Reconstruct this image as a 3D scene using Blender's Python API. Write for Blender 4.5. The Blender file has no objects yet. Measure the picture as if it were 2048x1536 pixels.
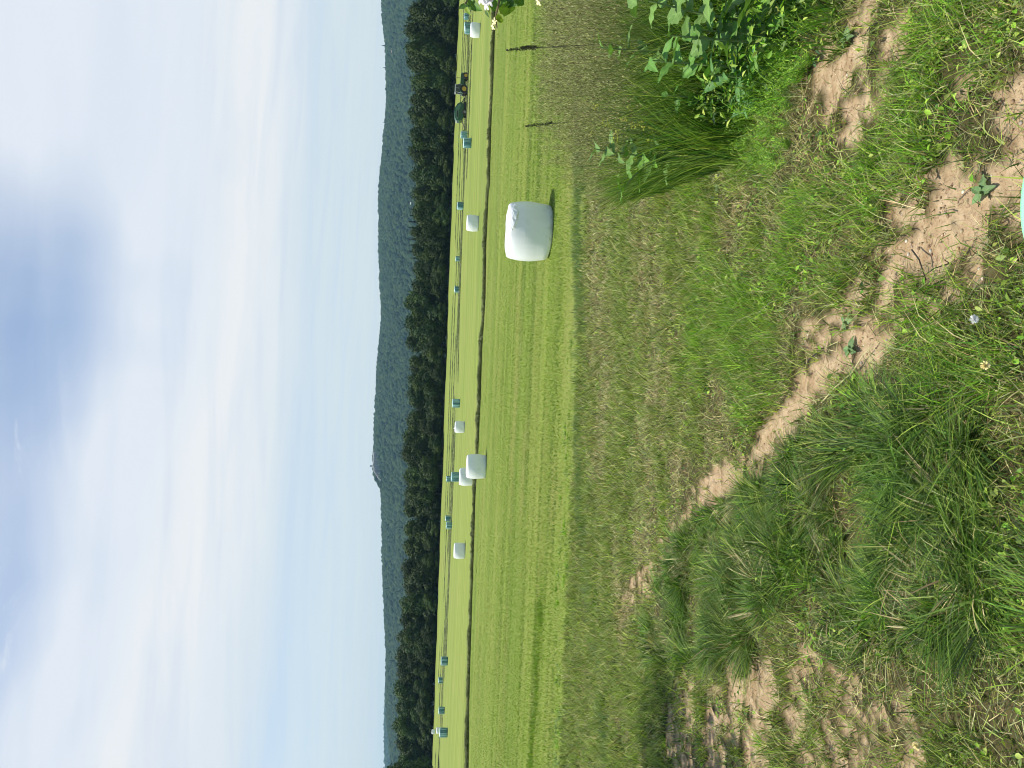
import bpy, math, random
import numpy as np
from mathutils import Vector, Matrix

# ------------------------------------------------------------------ camera, sky, sun, exposure
F = 1540.0            # focal length in photo pixels (photo is 2048 long)
HC = 2.65             # eye height above the hay field
sc = bpy.context.scene
col = sc.collection
cam_d = bpy.data.cameras.new('camera')
cam = bpy.data.objects.new('camera', cam_d)
col.objects.link(cam)
cam_d.sensor_width = 36.0
cam_d.lens = F / 2048.0 * 36.0
cam_d.clip_start = 0.05
cam_d.clip_end = 20000
pitch = math.atan((1024 - 892.3) / F)      # horizon sits above the middle of the upright view: looking down
roll = math.atan(0.0433)
fw = Vector((0, math.cos(pitch), -math.sin(pitch)))
rh = Vector((1, 0, 0))
uh = rh.cross(fw)
up = uh * math.cos(roll) - rh * math.sin(roll)
rt = rh * math.cos(roll) + uh * math.sin(roll)
# the phone was held on its side: the picture's left edge is up
X, Y, Z = -up, rt, -fw
cam.matrix_world = Matrix(((X.x, Y.x, Z.x, 0), (X.y, Y.y, Z.y, 0), (X.z, Y.z, Z.z, HC), (0, 0, 0, 1)))
sc.camera = cam

SUN = Vector((-0.36, 0.10, 0.92)).normalized()
sun_el = math.asin(SUN.z)
sun_az = math.atan2(SUN.x, SUN.y)
sl = bpy.data.lights.new('sun', 'SUN')
sl.energy = 5.0
sl.angle = math.radians(0.5)
sl.color = (1.0, 0.945, 0.83)
so = bpy.data.objects.new('sun', sl)
so.rotation_euler = SUN.to_track_quat('Z', 'Y').to_euler()
so.location = (0, 0, 60)
col.objects.link(so)

sc.view_settings.view_transform = 'Standard'
sc.view_settings.look = 'None'
sc.view_settings.gamma = 1
sc.view_settings.exposure = 0.2
sc.cycles.use_denoising = True
sc.cycles.filter_width = 1.0
sc.cycles.max_bounces = 6
sc.cycles.diffuse_bounces = 3
sc.cycles.transmission_bounces = 4
sc.cycles.transparent_max_bounces = 8
sc.cycles.volume_bounces = 0

world = bpy.data.worlds.new('World')
sc.world = world
world.use_nodes = True
nt = world.node_tree
nt.nodes.clear()


class N:
    """small helper for building node trees"""
    def __init__(s, nt):
        s.nt = nt

    def node(s, t, **kw):
        n = s.nt.nodes.new(t)
        for k, v in kw.items():
            setattr(n, k, v)
        return n

    def put(s, sock, v):
        if v is None:
            return
        if isinstance(v, bpy.types.NodeSocket):
            s.nt.links.new(v, sock)
        else:
            if isinstance(v, (tuple, list)) and len(v) == 3 and sock.type == 'RGBA':
                v = (*v, 1)
            sock.default_value = v

    def m(s, op, a, b=None, c=None, clamp=False):
        n = s.node('ShaderNodeMath', operation=op, use_clamp=clamp)
        s.put(n.inputs[0], a)
        s.put(n.inputs[1], b)
        s.put(n.inputs[2], c)
        return n.outputs[0]

    def ss(s, x, a, b):
        n = s.node('ShaderNodeMapRange', interpolation_type='SMOOTHSTEP')
        s.put(n.inputs[0], x)
        s.put(n.inputs[1], a)
        s.put(n.inputs[2], b)
        return n.outputs[0]

    def mix(s, f, a, b, blend='MIX'):
        n = s.node('ShaderNodeMix', data_type='RGBA', blend_type=blend)
        s.put(n.inputs[0], f)
        s.put(n.inputs[6], a)
        s.put(n.inputs[7], b)
        return n.outputs[2]

    def noise(s, vec, scale, detail=3, rough=0.5, dist=0.0):
        n = s.node('ShaderNodeTexNoise')
        s.put(n.inputs['Vector'], vec)
        n.inputs['Scale'].default_value = scale
        n.inputs['Detail'].default_value = detail
        n.inputs['Roughness'].default_value = rough
        n.inputs['Distortion'].default_value = dist
        return n.outputs['Fac']

    def mapping(s, vec, loc=(0, 0, 0), rot=(0, 0, 0), scale=(1, 1, 1)):
        n = s.node('ShaderNodeMapping')
        s.put(n.inputs[0], vec)
        n.inputs[1].default_value = loc
        n.inputs[2].default_value = rot
        n.inputs[3].default_value = scale
        return n.outputs[0]

    def comb(s, x, y, z):
        n = s.node('ShaderNodeCombineXYZ')
        s.put(n.inputs[0], x)
        s.put(n.inputs[1], y)
        s.put(n.inputs[2], z)
        return n.outputs[0]


w = N(nt)
tc = w.node('ShaderNodeTexCoord')
sep = w.node('ShaderNodeSeparateXYZ')
nt.links.new(tc.outputs['Generated'], sep.inputs[0])
dx, dy, dz = sep.outputs
hor = w.m('SQRT', w.m('ADD', w.m('MULTIPLY', dx, dx), w.m('ADD', w.m('MULTIPLY', dy, dy), 1e-5)))
El = w.m('DIVIDE', dz, hor)
Az = w.m('ARCTAN2', dx, dy)
zz = w.m('ADD', w.m('MAXIMUM', dz, 0.0), 0.06)
plane = w.comb(w.m('DIVIDE', dx, zz), w.m('DIVIDE', dy, zz), 0.0)
warp = w.noise(w.mapping(plane, scale=(0.55, 0.75, 1), rot=(0, 0, 0.25)), 1.0, 4, 0.5, 0.4)
fine = w.noise(w.mapping(plane, scale=(0.7, 2.6, 1), rot=(0, 0, 0.42), loc=(3, 1, 0)), 1.3, 6, 0.55, 0.6)
big = w.noise(w.mapping(plane, scale=(0.35, 0.9, 1), rot=(0, 0, 0.5), loc=(7.2, 2, 0)), 1.0, 3, 0.5, 0.3)
wv = w.m('SUBTRACT', warp, 0.5)
fv = w.m('SUBTRACT', fine, 0.5)
bv = w.m('SUBTRACT', big, 0.5)
T = w.m('ADD', El, w.m('ADD', w.m('MULTIPLY', Az, 0.10), w.m('MULTIPLY', wv, 0.16)))
E2 = w.m('ADD', El, w.m('MULTIPLY', wv, 0.03))
low = w.ss(E2, 0.180, 0.235)
top = w.ss(T, 0.39, 0.49)
topamt = w.m('SUBTRACT', 0.66, w.m('MULTIPLY', w.ss(Az, -0.02, 0.40), 0.62))
body = w.m('MULTIPLY', low, w.m('SUBTRACT', 1.0, w.m('MULTIPLY', top, topamt)))
puffn = w.noise(w.mapping(plane, scale=(1.6, 2.6, 1), rot=(0, 0, -0.3), loc=(1.2, 5, 0)), 2.2, 6, 0.6, 0.8)
puff = w.m('MULTIPLY', w.ss(puffn, 0.56, 0.72), w.m('MULTIPLY', w.ss(El, 0.46, 0.53), w.m('SUBTRACT', 1.0, w.ss(Az, -0.12, 0.08))))
streak = w.noise(w.mapping(plane, scale=(1.5, 0.45, 1), rot=(0, 0, -0.75), loc=(2, 8, 0)), 1.0, 3, 0.45, 0.4)
diag = w.m('MULTIPLY', w.m('SUBTRACT', w.ss(streak, 0.35, 0.68), 0.35), w.m('MULTIPLY', w.ss(El, 0.26, 0.44), 0.36))
wisp = w.m('ADD', w.m('ADD', w.m('MULTIPLY', w.ss(fine, 0.52, 0.75), w.m('MULTIPLY', top, 0.40)), w.m('MULTIPLY', puff, 0.6)), diag)
haze_low = w.m('MULTIPLY', w.m('SUBTRACT', 1.0, low), w.m('ADD', 0.66, w.m('MULTIPLY', w.ss(Az, -0.45, 0.35), 0.14)))
haze_low = w.m('ADD', haze_low, w.m('MULTIPLY', w.m('SUBTRACT', 1.0, w.ss(El, 0.0, 0.19)), 0.55))
cov = w.m('ADD', w.m('ADD', body, wisp), haze_low)
cov = w.m('ADD', cov, w.m('ADD', w.m('MULTIPLY', fv, 0.34), w.m('MULTIPLY', bv, 0.22)))
cov = w.m('MINIMUM', w.m('MAXIMUM', cov, 0.0), 1.0)
# thin cloud veil thins out towards the zenith and behind the viewer
cov = w.m('MULTIPLY', cov, w.m('SUBTRACT', 1.0, w.m('MULTIPLY', w.ss(El, 0.68, 1.2), 0.9)))
cov = w.m('MULTIPLY', cov, w.m('SUBTRACT', 1.0, w.m('MULTIPLY', w.ss(w.m('ABSOLUTE', Az), 0.85, 1.5), 0.85)))
nish = w.node('ShaderNodeTexSky', sky_type='NISHITA', sun_disc=False)
nish.sun_elevation = sun_el
nish.sun_rotation = sun_az
nish.air_density = 1.0
nish.dust_density = 0.6
nish.ozone_density = 1.5
bg1 = w.node('ShaderNodeBackground')
w.put(bg1.inputs[0], nish.outputs[0])
bg1.inputs[1].default_value = 0.135
cloudc = w.mix(w.ss(El, 0.12, 0.36), (0.81, 0.87, 0.885), (0.83, 0.88, 0.96))
cloudc = w.mix(w.m('MULTIPLY', w.ss(T, 0.20, 0.27), w.m('SUBTRACT', 1.0, w.ss(T, 0.27, 0.36)), clamp=True), cloudc, (0.93, 0.94, 0.95))
cloudc = w.mix(w.m('MULTIPLY', w.m('SUBTRACT', 1.0, w.ss(fine, 0.3, 0.6)), 0.25), cloudc, (0.66, 0.74, 0.88))
bg2 = w.node('ShaderNodeBackground')
w.put(bg2.inputs[0], cloudc)
bg2.inputs[1].default_value = 0.85
mixs = w.node('ShaderNodeMixShader')
w.put(mixs.inputs[0], cov)
nt.links.new(bg1.outputs[0], mixs.inputs[1])
nt.links.new(bg2.outputs[0], mixs.inputs[2])
wo = w.node('ShaderNodeOutputWorld')
nt.links.new(mixs.outputs[0], wo.inputs[0])

# ------------------------------------------------------------------ small tools
rng = np.random.default_rng(7)
random.seed(7)


def tag(o, label=None, cat=None, group=None, kind=None):
    if label:
        o['label'] = label
    if cat:
        o['category'] = cat
    if group:
        o['group'] = group
    if kind:
        o['kind'] = kind
    return o


def empty(name, loc=(0, 0, 0), rz=0.0):
    o = bpy.data.objects.new(name, None)
    o.location = loc
    o.rotation_euler = (0, 0, rz)
    o.empty_display_size = 0.3
    col.objects.link(o)
    return o


def mesh_np(name, verts, faces, mats, parent=None, loc=None, smooth=False, colors=None, link=True, matidx=None, vnorm=None):
    """verts (N,3); faces (M,3) or (M,4) arrays"""
    verts = np.asarray(verts, dtype=np.float32)
    faces = np.asarray(faces, dtype=np.int32)
    me = bpy.data.meshes.new(name)
    k = faces.shape[1]
    me.vertices.add(len(verts))
    me.vertices.foreach_set('co', verts.ravel())
    me.loops.add(faces.size)
    me.loops.foreach_set('vertex_index', faces.ravel())
    me.polygons.add(len(faces))
    me.polygons.foreach_set('loop_start', np.arange(0, faces.size, k, dtype=np.int32))
    if smooth:
        me.polygons.foreach_set('use_smooth', np.ones(len(faces), dtype=bool))
    for m_ in (mats if isinstance(mats, (list, tuple)) else [mats]):
        me.materials.append(m_)
    if matidx is not None:
        me.polygons.foreach_set('material_index', np.asarray(matidx, dtype=np.int32))
    me.update(calc_edges=True)
    if colors is not None:
        a = me.attributes.new('col', 'FLOAT_COLOR', 'POINT')
        c4 = np.ones((len(verts), 4), dtype=np.float32)
        c4[:, :3] = colors
        a.data.foreach_set('color', c4.ravel())
    if not link:
        return me
    o = bpy.data.objects.new(name, me)
    if loc is not None:
        o.location = loc
    if parent is not None:
        o.parent = parent
    col.objects.link(o)
    return o


class MB:
    """collects simple solids into one mesh"""
    def __init__(s):
        s.v = []
        s.f = []

    def add(s, vs, fs):
        b = len(s.v)
        s.v += [tuple(v) for v in vs]
        s.f += [tuple(i + b for i in f) for f in fs]

    def prism(s, pts, x0, x1):
        """pts: outline in (y,z); extruded from x0 to x1"""
        n = len(pts)
        vs = [(x0, y, z) for y, z in pts] + [(x1, y, z) for y, z in pts]
        fs = [tuple(range(n - 1, -1, -1)), tuple(range(n, 2 * n))]
        for i in range(n):
            j = (i + 1) % n
            fs.append((i, j, n + j, n + i))
        s.add(vs, fs)

    def box(s, x0, x1, y0, y1, z0, z1):
        s.prism([(y0, z0), (y1, z0), (y1, z1), (y0, z1)], x0, x1)

    def tube(s, pts, radii, n=8, cap=True):
        pts = [Vector(p) for p in pts]
        if not isinstance(radii, (list, tuple)):
            radii = [radii] * len(pts)
        b = len(s.v)
        prev = None
        for i, p in enumerate(pts):
            if i == 0:
                t = pts[1] - p
            elif i == len(pts) - 1:
                t = p - pts[i - 1]
            else:
                t = pts[i + 1] - pts[i - 1]
            t.normalize()
            a = prev if prev is not None else (Vector((0, 0, 1)) if abs(t.z) < 0.9 else Vector((1, 0, 0)))
            u = (a - t * a.dot(t)).normalized()
            prev = u
            v = t.cross(u)
            for k in range(n):
                q = 2 * math.pi * k / n
                s.v.append(tuple(p + (u * math.cos(q) + v * math.sin(q)) * radii[i]))
        for i in range(len(pts) - 1):
            for k in range(n):
                k2 = (k + 1) % n
                s.f.append((b + i * n + k, b + i * n + k2, b + (i + 1) * n + k2, b + (i + 1) * n + k))
        if cap:
            s.f.append(tuple(b + k for k in range(n - 1, -1, -1)))
            e = b + (len(pts) - 1) * n
            s.f.append(tuple(e + k for k in range(n)))

    def lathe_x(s, prof, cx, cy, cz, n=28):
        """prof: (x offset, radius) turned round an axis along x"""
        b = len(s.v)
        for x, r in prof:
            for k in range(n):
                q = 2 * math.pi * k / n
                s.v.append((cx + x, cy + r * math.cos(q), cz + r * math.sin(q)))
        for i in range(len(prof) - 1):
            for k in range(n):
                k2 = (k + 1) % n
                s.f.append((b + i * n + k, b + (i + 1) * n + k, b + (i + 1) * n + k2, b + i * n + k2))

    def build(s, name, mat, parent=None, smooth=False, loc=None, bevel=0.0):
        me = bpy.data.meshes.new(name)
        me.from_pydata(s.v, [], s.f)
        me.materials.append(mat)
        if smooth:
            for p in me.polygons:
                p.use_smooth = True
        me.update()
        o = bpy.data.objects.new(name, me)
        if loc is not None:
            o.location = loc
        if parent is not None:
            o.parent = parent
        col.objects.link(o)
        if bevel:
            m_ = o.modifiers.new('bevel', 'BEVEL')
            m_.width = bevel
            m_.segments = 2
            m_.limit_method = 'ANGLE'
        return o


# value noise in numpy
def _h(ix, iy, seed):
    n = (ix.astype(np.int64) * 374761393 + iy.astype(np.int64) * 668265263 + seed * 1442695041) & 0xFFFFFFFF
    n = ((n ^ (n >> 13)) * 1274126177) & 0xFFFFFFFF
    n = n ^ (n >> 16)
    return (n & 0xFFFF) / 65535.0


def vnoise(x, y, seed=0):
    ix = np.floor(x)
    iy = np.floor(y)
    fx = x - ix
    fy = y - iy
    fx = fx * fx * (3 - 2 * fx)
    fy = fy * fy * (3 - 2 * fy)
    a = _h(ix, iy, seed)
    b = _h(ix + 1, iy, seed)
    c = _h(ix, iy + 1, seed)
    d = _h(ix + 1, iy + 1, seed)
    return (a * (1 - fx) + b * fx) * (1 - fy) + (c * (1 - fx) + d * fx) * fy


def fbm(x, y, seed=0, octs=4):
    s = 0
    a = 0.5
    t = 0
    for o in range(octs):
        s = s + a * vnoise(x * 2 ** o + 13.7 * o, y * 2 ** o - 7.1 * o, seed + o)
        t += a
        a *= 0.5
    return s / t


def sstep(x, a, b):
    t = np.clip((np.asarray(x, dtype=float) - a) / (b - a), 0, 1)
    return t * t * (3 - 2 * t)


# ------------------------------------------------------------------ lie of the land
TS = np.array([(85, 185, .95), (60, 142, 1.0), (62, 142, .85), (40, 86, .45), (48, 145, .40), (36, 113, .47), (34, 145, .9), (16, 75, .16),
               (30, 205, .3), (22, 181, .5), (4, 20.5, 0), (-3, 125, .28), (-5, 95, .05), (-24, 195, .3), (-14, 115, .05), (-8, 66, -.04),
               (-5, 47, 0), (-33, 190, .1), (-30, 164, .08), (-17, 77, 0), (-48, 133, .25), (-74, 190, .1), (-69, 162, 0), (-92, 200, .3),
               (-55, 121, 0), (60, 60, .1), (-40, 60, 0), (0, 40, 0), (30, 40, 0), (-30, 40, 0), (120, 150, 1.0)])


def terrain(x, y):
    x = np.asarray(x, dtype=float)
    y = np.asarray(y, dtype=float)
    num = np.zeros(np.broadcast(x, y).shape)
    den = np.full(num.shape, 0.02)
    for a, b, c in TS:
        wgt = np.exp(-((x - a) ** 2 + (y - b) ** 2) / (2 * 17.0 ** 2))
        num += wgt * c
        den += wgt
    z = num / den * sstep(y, 16, 40)
    z = z + (3.1 + 0.009 * np.clip(x, -220, 220)) * sstep(y, 195, 290) * (1 - 0.9 * sstep(y, 330, 700))
    t = np.clip((y - 0.8) / 14.0, 0, 1)
    z = z + 1.05 * (1 - (0.45 * t + 0.55 * t * t * (3 - 2 * t)))
    # the old bank on the right carries the tall weeds
    z = z + 0.10 * sstep(x, 1.5, 4.0) * (1 - sstep(y, 7, 12))
    near = 1 - sstep(y, 14, 20)
    z = z + near * 0.05 * (fbm(x * 1.3, y * 1.3, 5, 3) - 0.5) + near * 0.028 * (fbm(x * 6, y * 6, 9, 3) - 0.5)
    return z


def tz(x, y):
    return float(terrain(np.array([x]), np.array([y]))[0])


def ray(px, py):
    """direction through a photo pixel"""
    return (fw + X * ((px - 1024) / F) + Y * ((768 - py) / F))


def G(px, py):
    """the spot on the ground seen at a photo pixel"""
    d = ray(px, py)
    lo = 1.0
    s = 1.0
    while s < 400:
        p = d * s
        if HC + p.z < tz(p.x, p.y):
            break
        lo = s
        s *= 1.06
    hi = s
    for _ in range(24):
        m_ = 0.5 * (lo + hi)
        p = d * m_
        if HC + p.z < tz(p.x, p.y):
            hi = m_
        else:
            lo = m_
    p = d * hi
    return p.x, p.y


def at(px, py, dist):
    """a point at a given forward distance"""
    d = ray(px, py)
    s = dist / d.y
    return Vector((d.x * s, d.y * s, HC + d.z * s))


def blobs(lst):
    out = []
    for px, py, r in lst:
        x, y = G(px, py)
        out.append((x, y, r * math.hypot(x, y) / F * (1.12 + 0.06 * max(0.0, y - 3))))
    return out


def trail(pts, step=26):
    out = []
    for (a, b, r), (c, d, r2) in zip(pts[:-1], pts[1:]):
        n = max(1, int(math.hypot(c - a, d - b) / step))
        for k in range(n):
            t = k / n
            out.append((a + (c - a) * t, b + (d - b) * t, r + (r2 - r) * t))
    out.append(pts[-1])
    return out


DIRT = blobs(trail([(1262, 1205, 16), (1300, 1150, 20), (1345, 1090, 22), (1400, 1015, 26), (1450, 965, 28), (1500, 915, 34), (1560, 850, 36), (1610, 795, 38), (1660, 745, 42), (1700, 705, 42),
                    (1735, 655, 26), (1742, 610, 24), (1780, 560, 34), (1825, 510, 48), (1865, 470, 54), (1885, 410, 36), (1892, 360, 26)])
             + trail([(1715, 735, 36), (1765, 690, 30)]) + trail([(1890, 540, 36), (1930, 500, 36)])
             + trail([(1950, 415, 20), (1985, 365, 26), (2010, 320, 18)]) + trail([(2048, 380, 34), (2030, 300, 24), (1990, 265, 30), (2025, 220, 36), (2060, 180, 36)])
             + trail([(1640, 240, 20), (1665, 180, 32), (1700, 130, 34), (1735, 70, 34), (1742, 0, 34)]) + trail([(1800, 60, 18), (1810, 10, 22)])
             + [(1710, 265, 16), (1640, 690, 22), (1930, 175, 18), (1500, 1385, 26), (1530, 1405, 30), (1480, 1400, 20)])
THIN = [([(1352, 1345), (1440, 1365), (1470, 1300), (1560, 1310), (1640, 1330), (1760, 1370), (1840, 1380), (1860, 1560), (1700, 1640), (1310, 1600)], .60),
        ([(1232, 1240), (1262, 1150), (1330, 1060), (1400, 985), (1480, 915), (1540, 870), (1560, 930), (1480, 1010), (1400, 1080), (1330, 1180), (1270, 1240)], .60),
        ([(1560, 860), (1610, 730), (1590, 640), (1660, 610), (1720, 560), (1760, 450), (1850, 330), (1960, 330), (1990, 460), (1940, 590), (1840, 620), (1800, 700), (1720, 770), (1620, 850)], .56),
        ([(1900, 330), (1960, 230), (2048, 130), (2120, 130), (2120, 470), (2000, 430)], .52),
        ([(1600, 280), (1640, 130), (1700, -60), (1860, -60), (1800, 120), (1720, 300)], .50)]
THIN = [([G(*p) for p in a], k) for a, k in THIN]
DRY = blobs([(1200, 400, 70), (1195, 520, 70), (1200, 640, 60), (1215, 760, 60), (1205, 880, 50), (1290, 520, 60), (1310, 640, 60), (1320, 780, 55), (1300, 880, 60),
             (1600, 200, 50), (1570, 270, 55), (1600, 330, 60), (1560, 380, 50), (1660, 300, 45), (1680, 230, 40), (1480, 420, 40), (1400, 480, 40),
             (1360, 950, 60), (1300, 1020, 50), (1290, 1100, 45), (1440, 870, 60), (1900, 960, 50), (1860, 900, 45), (1950, 900, 40), (1620, 620, 40), (1240, 1150, 40), (1250, 1240, 40)])
LUSH = blobs([(1420, 560, 70), (1480, 640, 80), (1560, 560, 90), (1600, 480, 80), (1640, 560, 60), (1500, 740, 60), (1640, 420, 70), (1760, 330, 60), (1810, 230, 70), (1860, 120, 60),
              (1850, 300, 50), (1950, 120, 50), (1400, 700, 50), (1400, 340, 50), (1520, 320, 50), (1780, 850, 60), (1900, 740, 60), (1860, 640, 50), (1990, 700, 50)])
TALLP = [G(*p) for p in [(1345, 1080), (1440, 1010), (1560, 915), (1700, 830), (1800, 800), (2048, 790), (2200, 830), (2200, 1250), (2048, 1240), (1900, 1290),
                         (1700, 1310), (1540, 1290), (1420, 1330), (1330, 1330), (1290, 1300)]]


def field_of(lst, x, y, warp=0.35):
    wx = x + warp * (fbm(x * 2.2, y * 2.2, 31, 3) - 0.5)
    wy = y + warp * 1.3 * (fbm(x * 2.2, y * 2.2, 57, 3) - 0.5)
    m_ = np.zeros(np.broadcast(x, y).shape)
    for a, b, r in lst:
        d2 = ((wx - a) / 1.0) ** 2 + ((wy - b) / 1.0) ** 2
        m_ = np.maximum(m_, np.exp(-d2 / (2 * (r * 0.95) ** 2)))
    return m_


def inside(poly, x, y):
    c = np.zeros(x.shape, dtype=bool)
    n = len(poly)
    for i in range(n):
        x1, y1 = poly[i]
        x2, y2 = poly[(i + 1) % n]
        cond = ((y1 > y) != (y2 > y)) & (x < (x2 - x1) * (y - y1) / (y2 - y1 + 1e-9) + x1)
        c ^= cond
    return c


def worn(x, y):
    """how trodden the sward is round the bare patches"""
    m_ = np.zeros(np.broadcast(x, y).shape)
    for a, b, r in DIRT:
        m_ = np.maximum(m_, np.exp(-((x - a) ** 2 + (y - b) ** 2) / (2 * (r * 1.9 + .08) ** 2)))
    return m_


def dirt_mask(x, y):
    m_ = field_of(DIRT, x, y, 0.22)
    wx = x + .3 * (fbm(x * 3, y * 3, 91, 3) - .5)
    wy = y + .4 * (fbm(x * 3, y * 3, 95, 3) - .5)
    for poly, k in THIN:
        m_ = np.maximum(m_, inside(poly, wx, wy) * k)
    n = fbm(x * 5, y * 5, 71, 4)
    n2 = fbm(x * 22, y * 15, 77, 3)
    return sstep(m_ + (n - 0.5) * 0.75 + (n2 - 0.5) * 0.95, 0.46, 0.66)


# ------------------------------------------------------------------ materials
def mat(name):
    m_ = bpy.data.materials.new(name)
    m_.use_nodes = True
    m_.node_tree.nodes.clear()
    return m_, N(m_.node_tree)


def finish(h, bsdf):
    o = h.node('ShaderNodeOutputMaterial')
    h.nt.links.new(bsdf, o.inputs[0])


def principled(h, base, rough=0.6, metal=0.0, spec=0.5, normal=None, **kw):
    b = h.node('ShaderNodeBsdfPrincipled')
    h.put(b.inputs['Base Color'], base)
    h.put(b.inputs['Roughness'], rough)
    h.put(b.inputs['Metallic'], metal)
    h.put(b.inputs['Specular IOR Level'], spec)
    if normal is not None:
        h.nt.links.new(normal, b.inputs['Normal'])
    for k, v in kw.items():
        h.put(b.inputs[k], v)
    return b.outputs[0]


def bump(h, height, strength=0.3, dist=0.02):
    b = h.node('ShaderNodeBump')
    b.inputs['Strength'].default_value = strength
    b.inputs['Distance'].default_value = dist
    h.put(b.inputs['Height'], height)
    return b.outputs[0]


def simple(name, c, rough=0.6, metal=0.0, spec=0.5, nscale=8.0, var=0.25, bmp=0.0):
    m_, h = mat(name)
    t = h.node('ShaderNodeTexCoord').outputs['Object']
    n = h.noise(t, nscale, 4, 0.6)
    dark = tuple(v * (1 - var) for v in c)
    lite = tuple(min(1, v * (1 + var)) for v in c)
    nm = bump(h, n, bmp, 0.02) if bmp else None
    finish(h, principled(h, h.mix(n, dark, lite), rough, metal, spec, nm))
    return m_


def foliage_mat(name, trans=0.3, rough=0.5, spec=0.35):
    """colour comes from each blade's own 'col'"""
    m_, h = mat(name)
    a = h.node('ShaderNodeAttribute', attribute_name='col')
    c = a.outputs['Color']
    p = principled(h, c, rough, 0, spec)
    tr = h.node('ShaderNodeBsdfTranslucent')
    h.put(tr.inputs[0], h.mix(1.0, c, (1.0, 1.15, 0.55), 'MULTIPLY'))
    mx = h.node('ShaderNodeMixShader')
    mx.inputs[0].default_value = trans
    h.nt.links.new(p, mx.inputs[1])
    h.nt.links.new(tr.outputs[0], mx.inputs[2])
    finish(h, mx.outputs[0])
    return m_


M = {}
M['blade'] = foliage_mat('grass_blade', 0.32, 0.55, 0.22)
M['leaf'] = foliage_mat('leaf', 0.25, 0.55, 0.3)
M['tree_leaf'] = foliage_mat('tree_leaf', 0.15, 0.6, 0.2)
M['bark'] = simple('bark', (0.09, 0.07, 0.05), 0.9, nscale=6, var=0.4, bmp=0.4)

# ground sheet: soil where the track is worn, short sward elsewhere, striped hay field beyond
gm, h = mat('ground')
pos = h.node('ShaderNodeNewGeometry').outputs['Position']
da = h.node('ShaderNodeAttribute', attribute_name='dirt').outputs['Fac']
sp = h.node('ShaderNodeSeparateXYZ')
h.put(sp.inputs[0], pos)
gx, gy, gz = sp.outputs
n1 = h.noise(pos, 3.0, 5, 0.6)
n2 = h.noise(pos, 40.0, 4, 0.6)
n3 = h.noise(pos, 0.5, 3, 0.5)
n4 = h.noise(pos, 9.0, 5, 0.7)
soil = h.mix(h.ss(n4, .32, .68), (0.38, 0.265, 0.150), (0.56, 0.425, 0.270))
soil = h.mix(h.ss(n2, 0.54, 0.70), soil, (0.24, 0.155, 0.095))
thatch = h.mix(n2, (0.030, 0.036, 0.012), (0.12, 0.10, 0.045))
thatch = h.mix(h.ss(n1, 0.4, 0.65), thatch, (0.12, 0.10, 0.045))
near_c = h.mix(da, thatch, soil)
# field stripes: mower swaths run across the view
wob = h.noise(h.mapping(pos, scale=(0.02, 0.05, 0.05)), 1.0, 2, 0.5)
sv = h.comb(h.m('MULTIPLY', gx, 0.015), h.m('ADD', gy, h.m('MULTIPLY', wob, 3.0)), 0.0)
s1 = h.noise(h.mapping(sv, scale=(1, 0.55, 1)), 1.0, 4, 0.6)
s2 = h.noise(h.mapping(sv, scale=(3.0, 2.6, 1), loc=(4, 9, 0)), 1.0, 4, 0.7)
s3 = h.noise(h.mapping(sv, scale=(1.2, 0.13, 1), loc=(2, 5, 0)), 1.0, 2, 0.5)
spk = h.noise(h.mapping(pos, scale=(1, 0.4, 1)), 6.0, 3, 0.7)
fc = h.mix(h.ss(s1, 0.30, 0.70), (0.172, 0.225, 0.048), (0.25, 0.305, 0.068))
fc = h.mix(h.ss(s2, 0.55, 0.75), fc, (0.31, 0.29, 0.11))
fc = h.mix(h.m('MULTIPLY', h.ss(s3, 0.50, 0.62), 0.6), fc, (0.15, 0.215, 0.045))
patch = h.noise(h.mapping(pos, scale=(.25, .6, 1), loc=(8, 3, 0)), 0.35, 5, 0.65)
fc = h.mix(h.m('MULTIPLY', h.ss(patch, 0.50, 0.70), 0.55), fc, (0.29, 0.27, 0.10))
fc = h.mix(h.m('MULTIPLY', h.ss(spk, 0.50, 0.72), 0.5), fc, (0.13, 0.18, 0.035))
base = h.mix(h.ss(h.m('ADD', gy, h.m('MULTIPLY', h.m('ADD', n3, n1), 1.6)), 15.4, 17.4), near_c, fc)
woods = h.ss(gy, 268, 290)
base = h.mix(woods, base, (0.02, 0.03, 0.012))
n5 = h.noise(pos, 120.0, 4, 0.7)
bh = h.m('ADD', h.m('ADD', h.m('MULTIPLY', n2, 0.7), n4), h.m('MULTIPLY', n5, 0.35))
finish(h, principled(h, base, 0.95, 0, 0.1, bump(h, bh, 0.8, 0.03)))
M['ground'] = gm


def axis(segs):
    out = [segs[0][0]]
    for a, b, s in segs:
        n = max(1, int(round((b - a) / s)))
        out += list(a + (b - a) * (np.arange(1, n + 1) / n))
    return np.array(out)


def geo(a, b, r0, ratio):
    out = []
    v = a
    s = r0
    while v < b:
        v = min(b, v + s)
        out.append(v)
        s *= ratio
    return out


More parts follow.
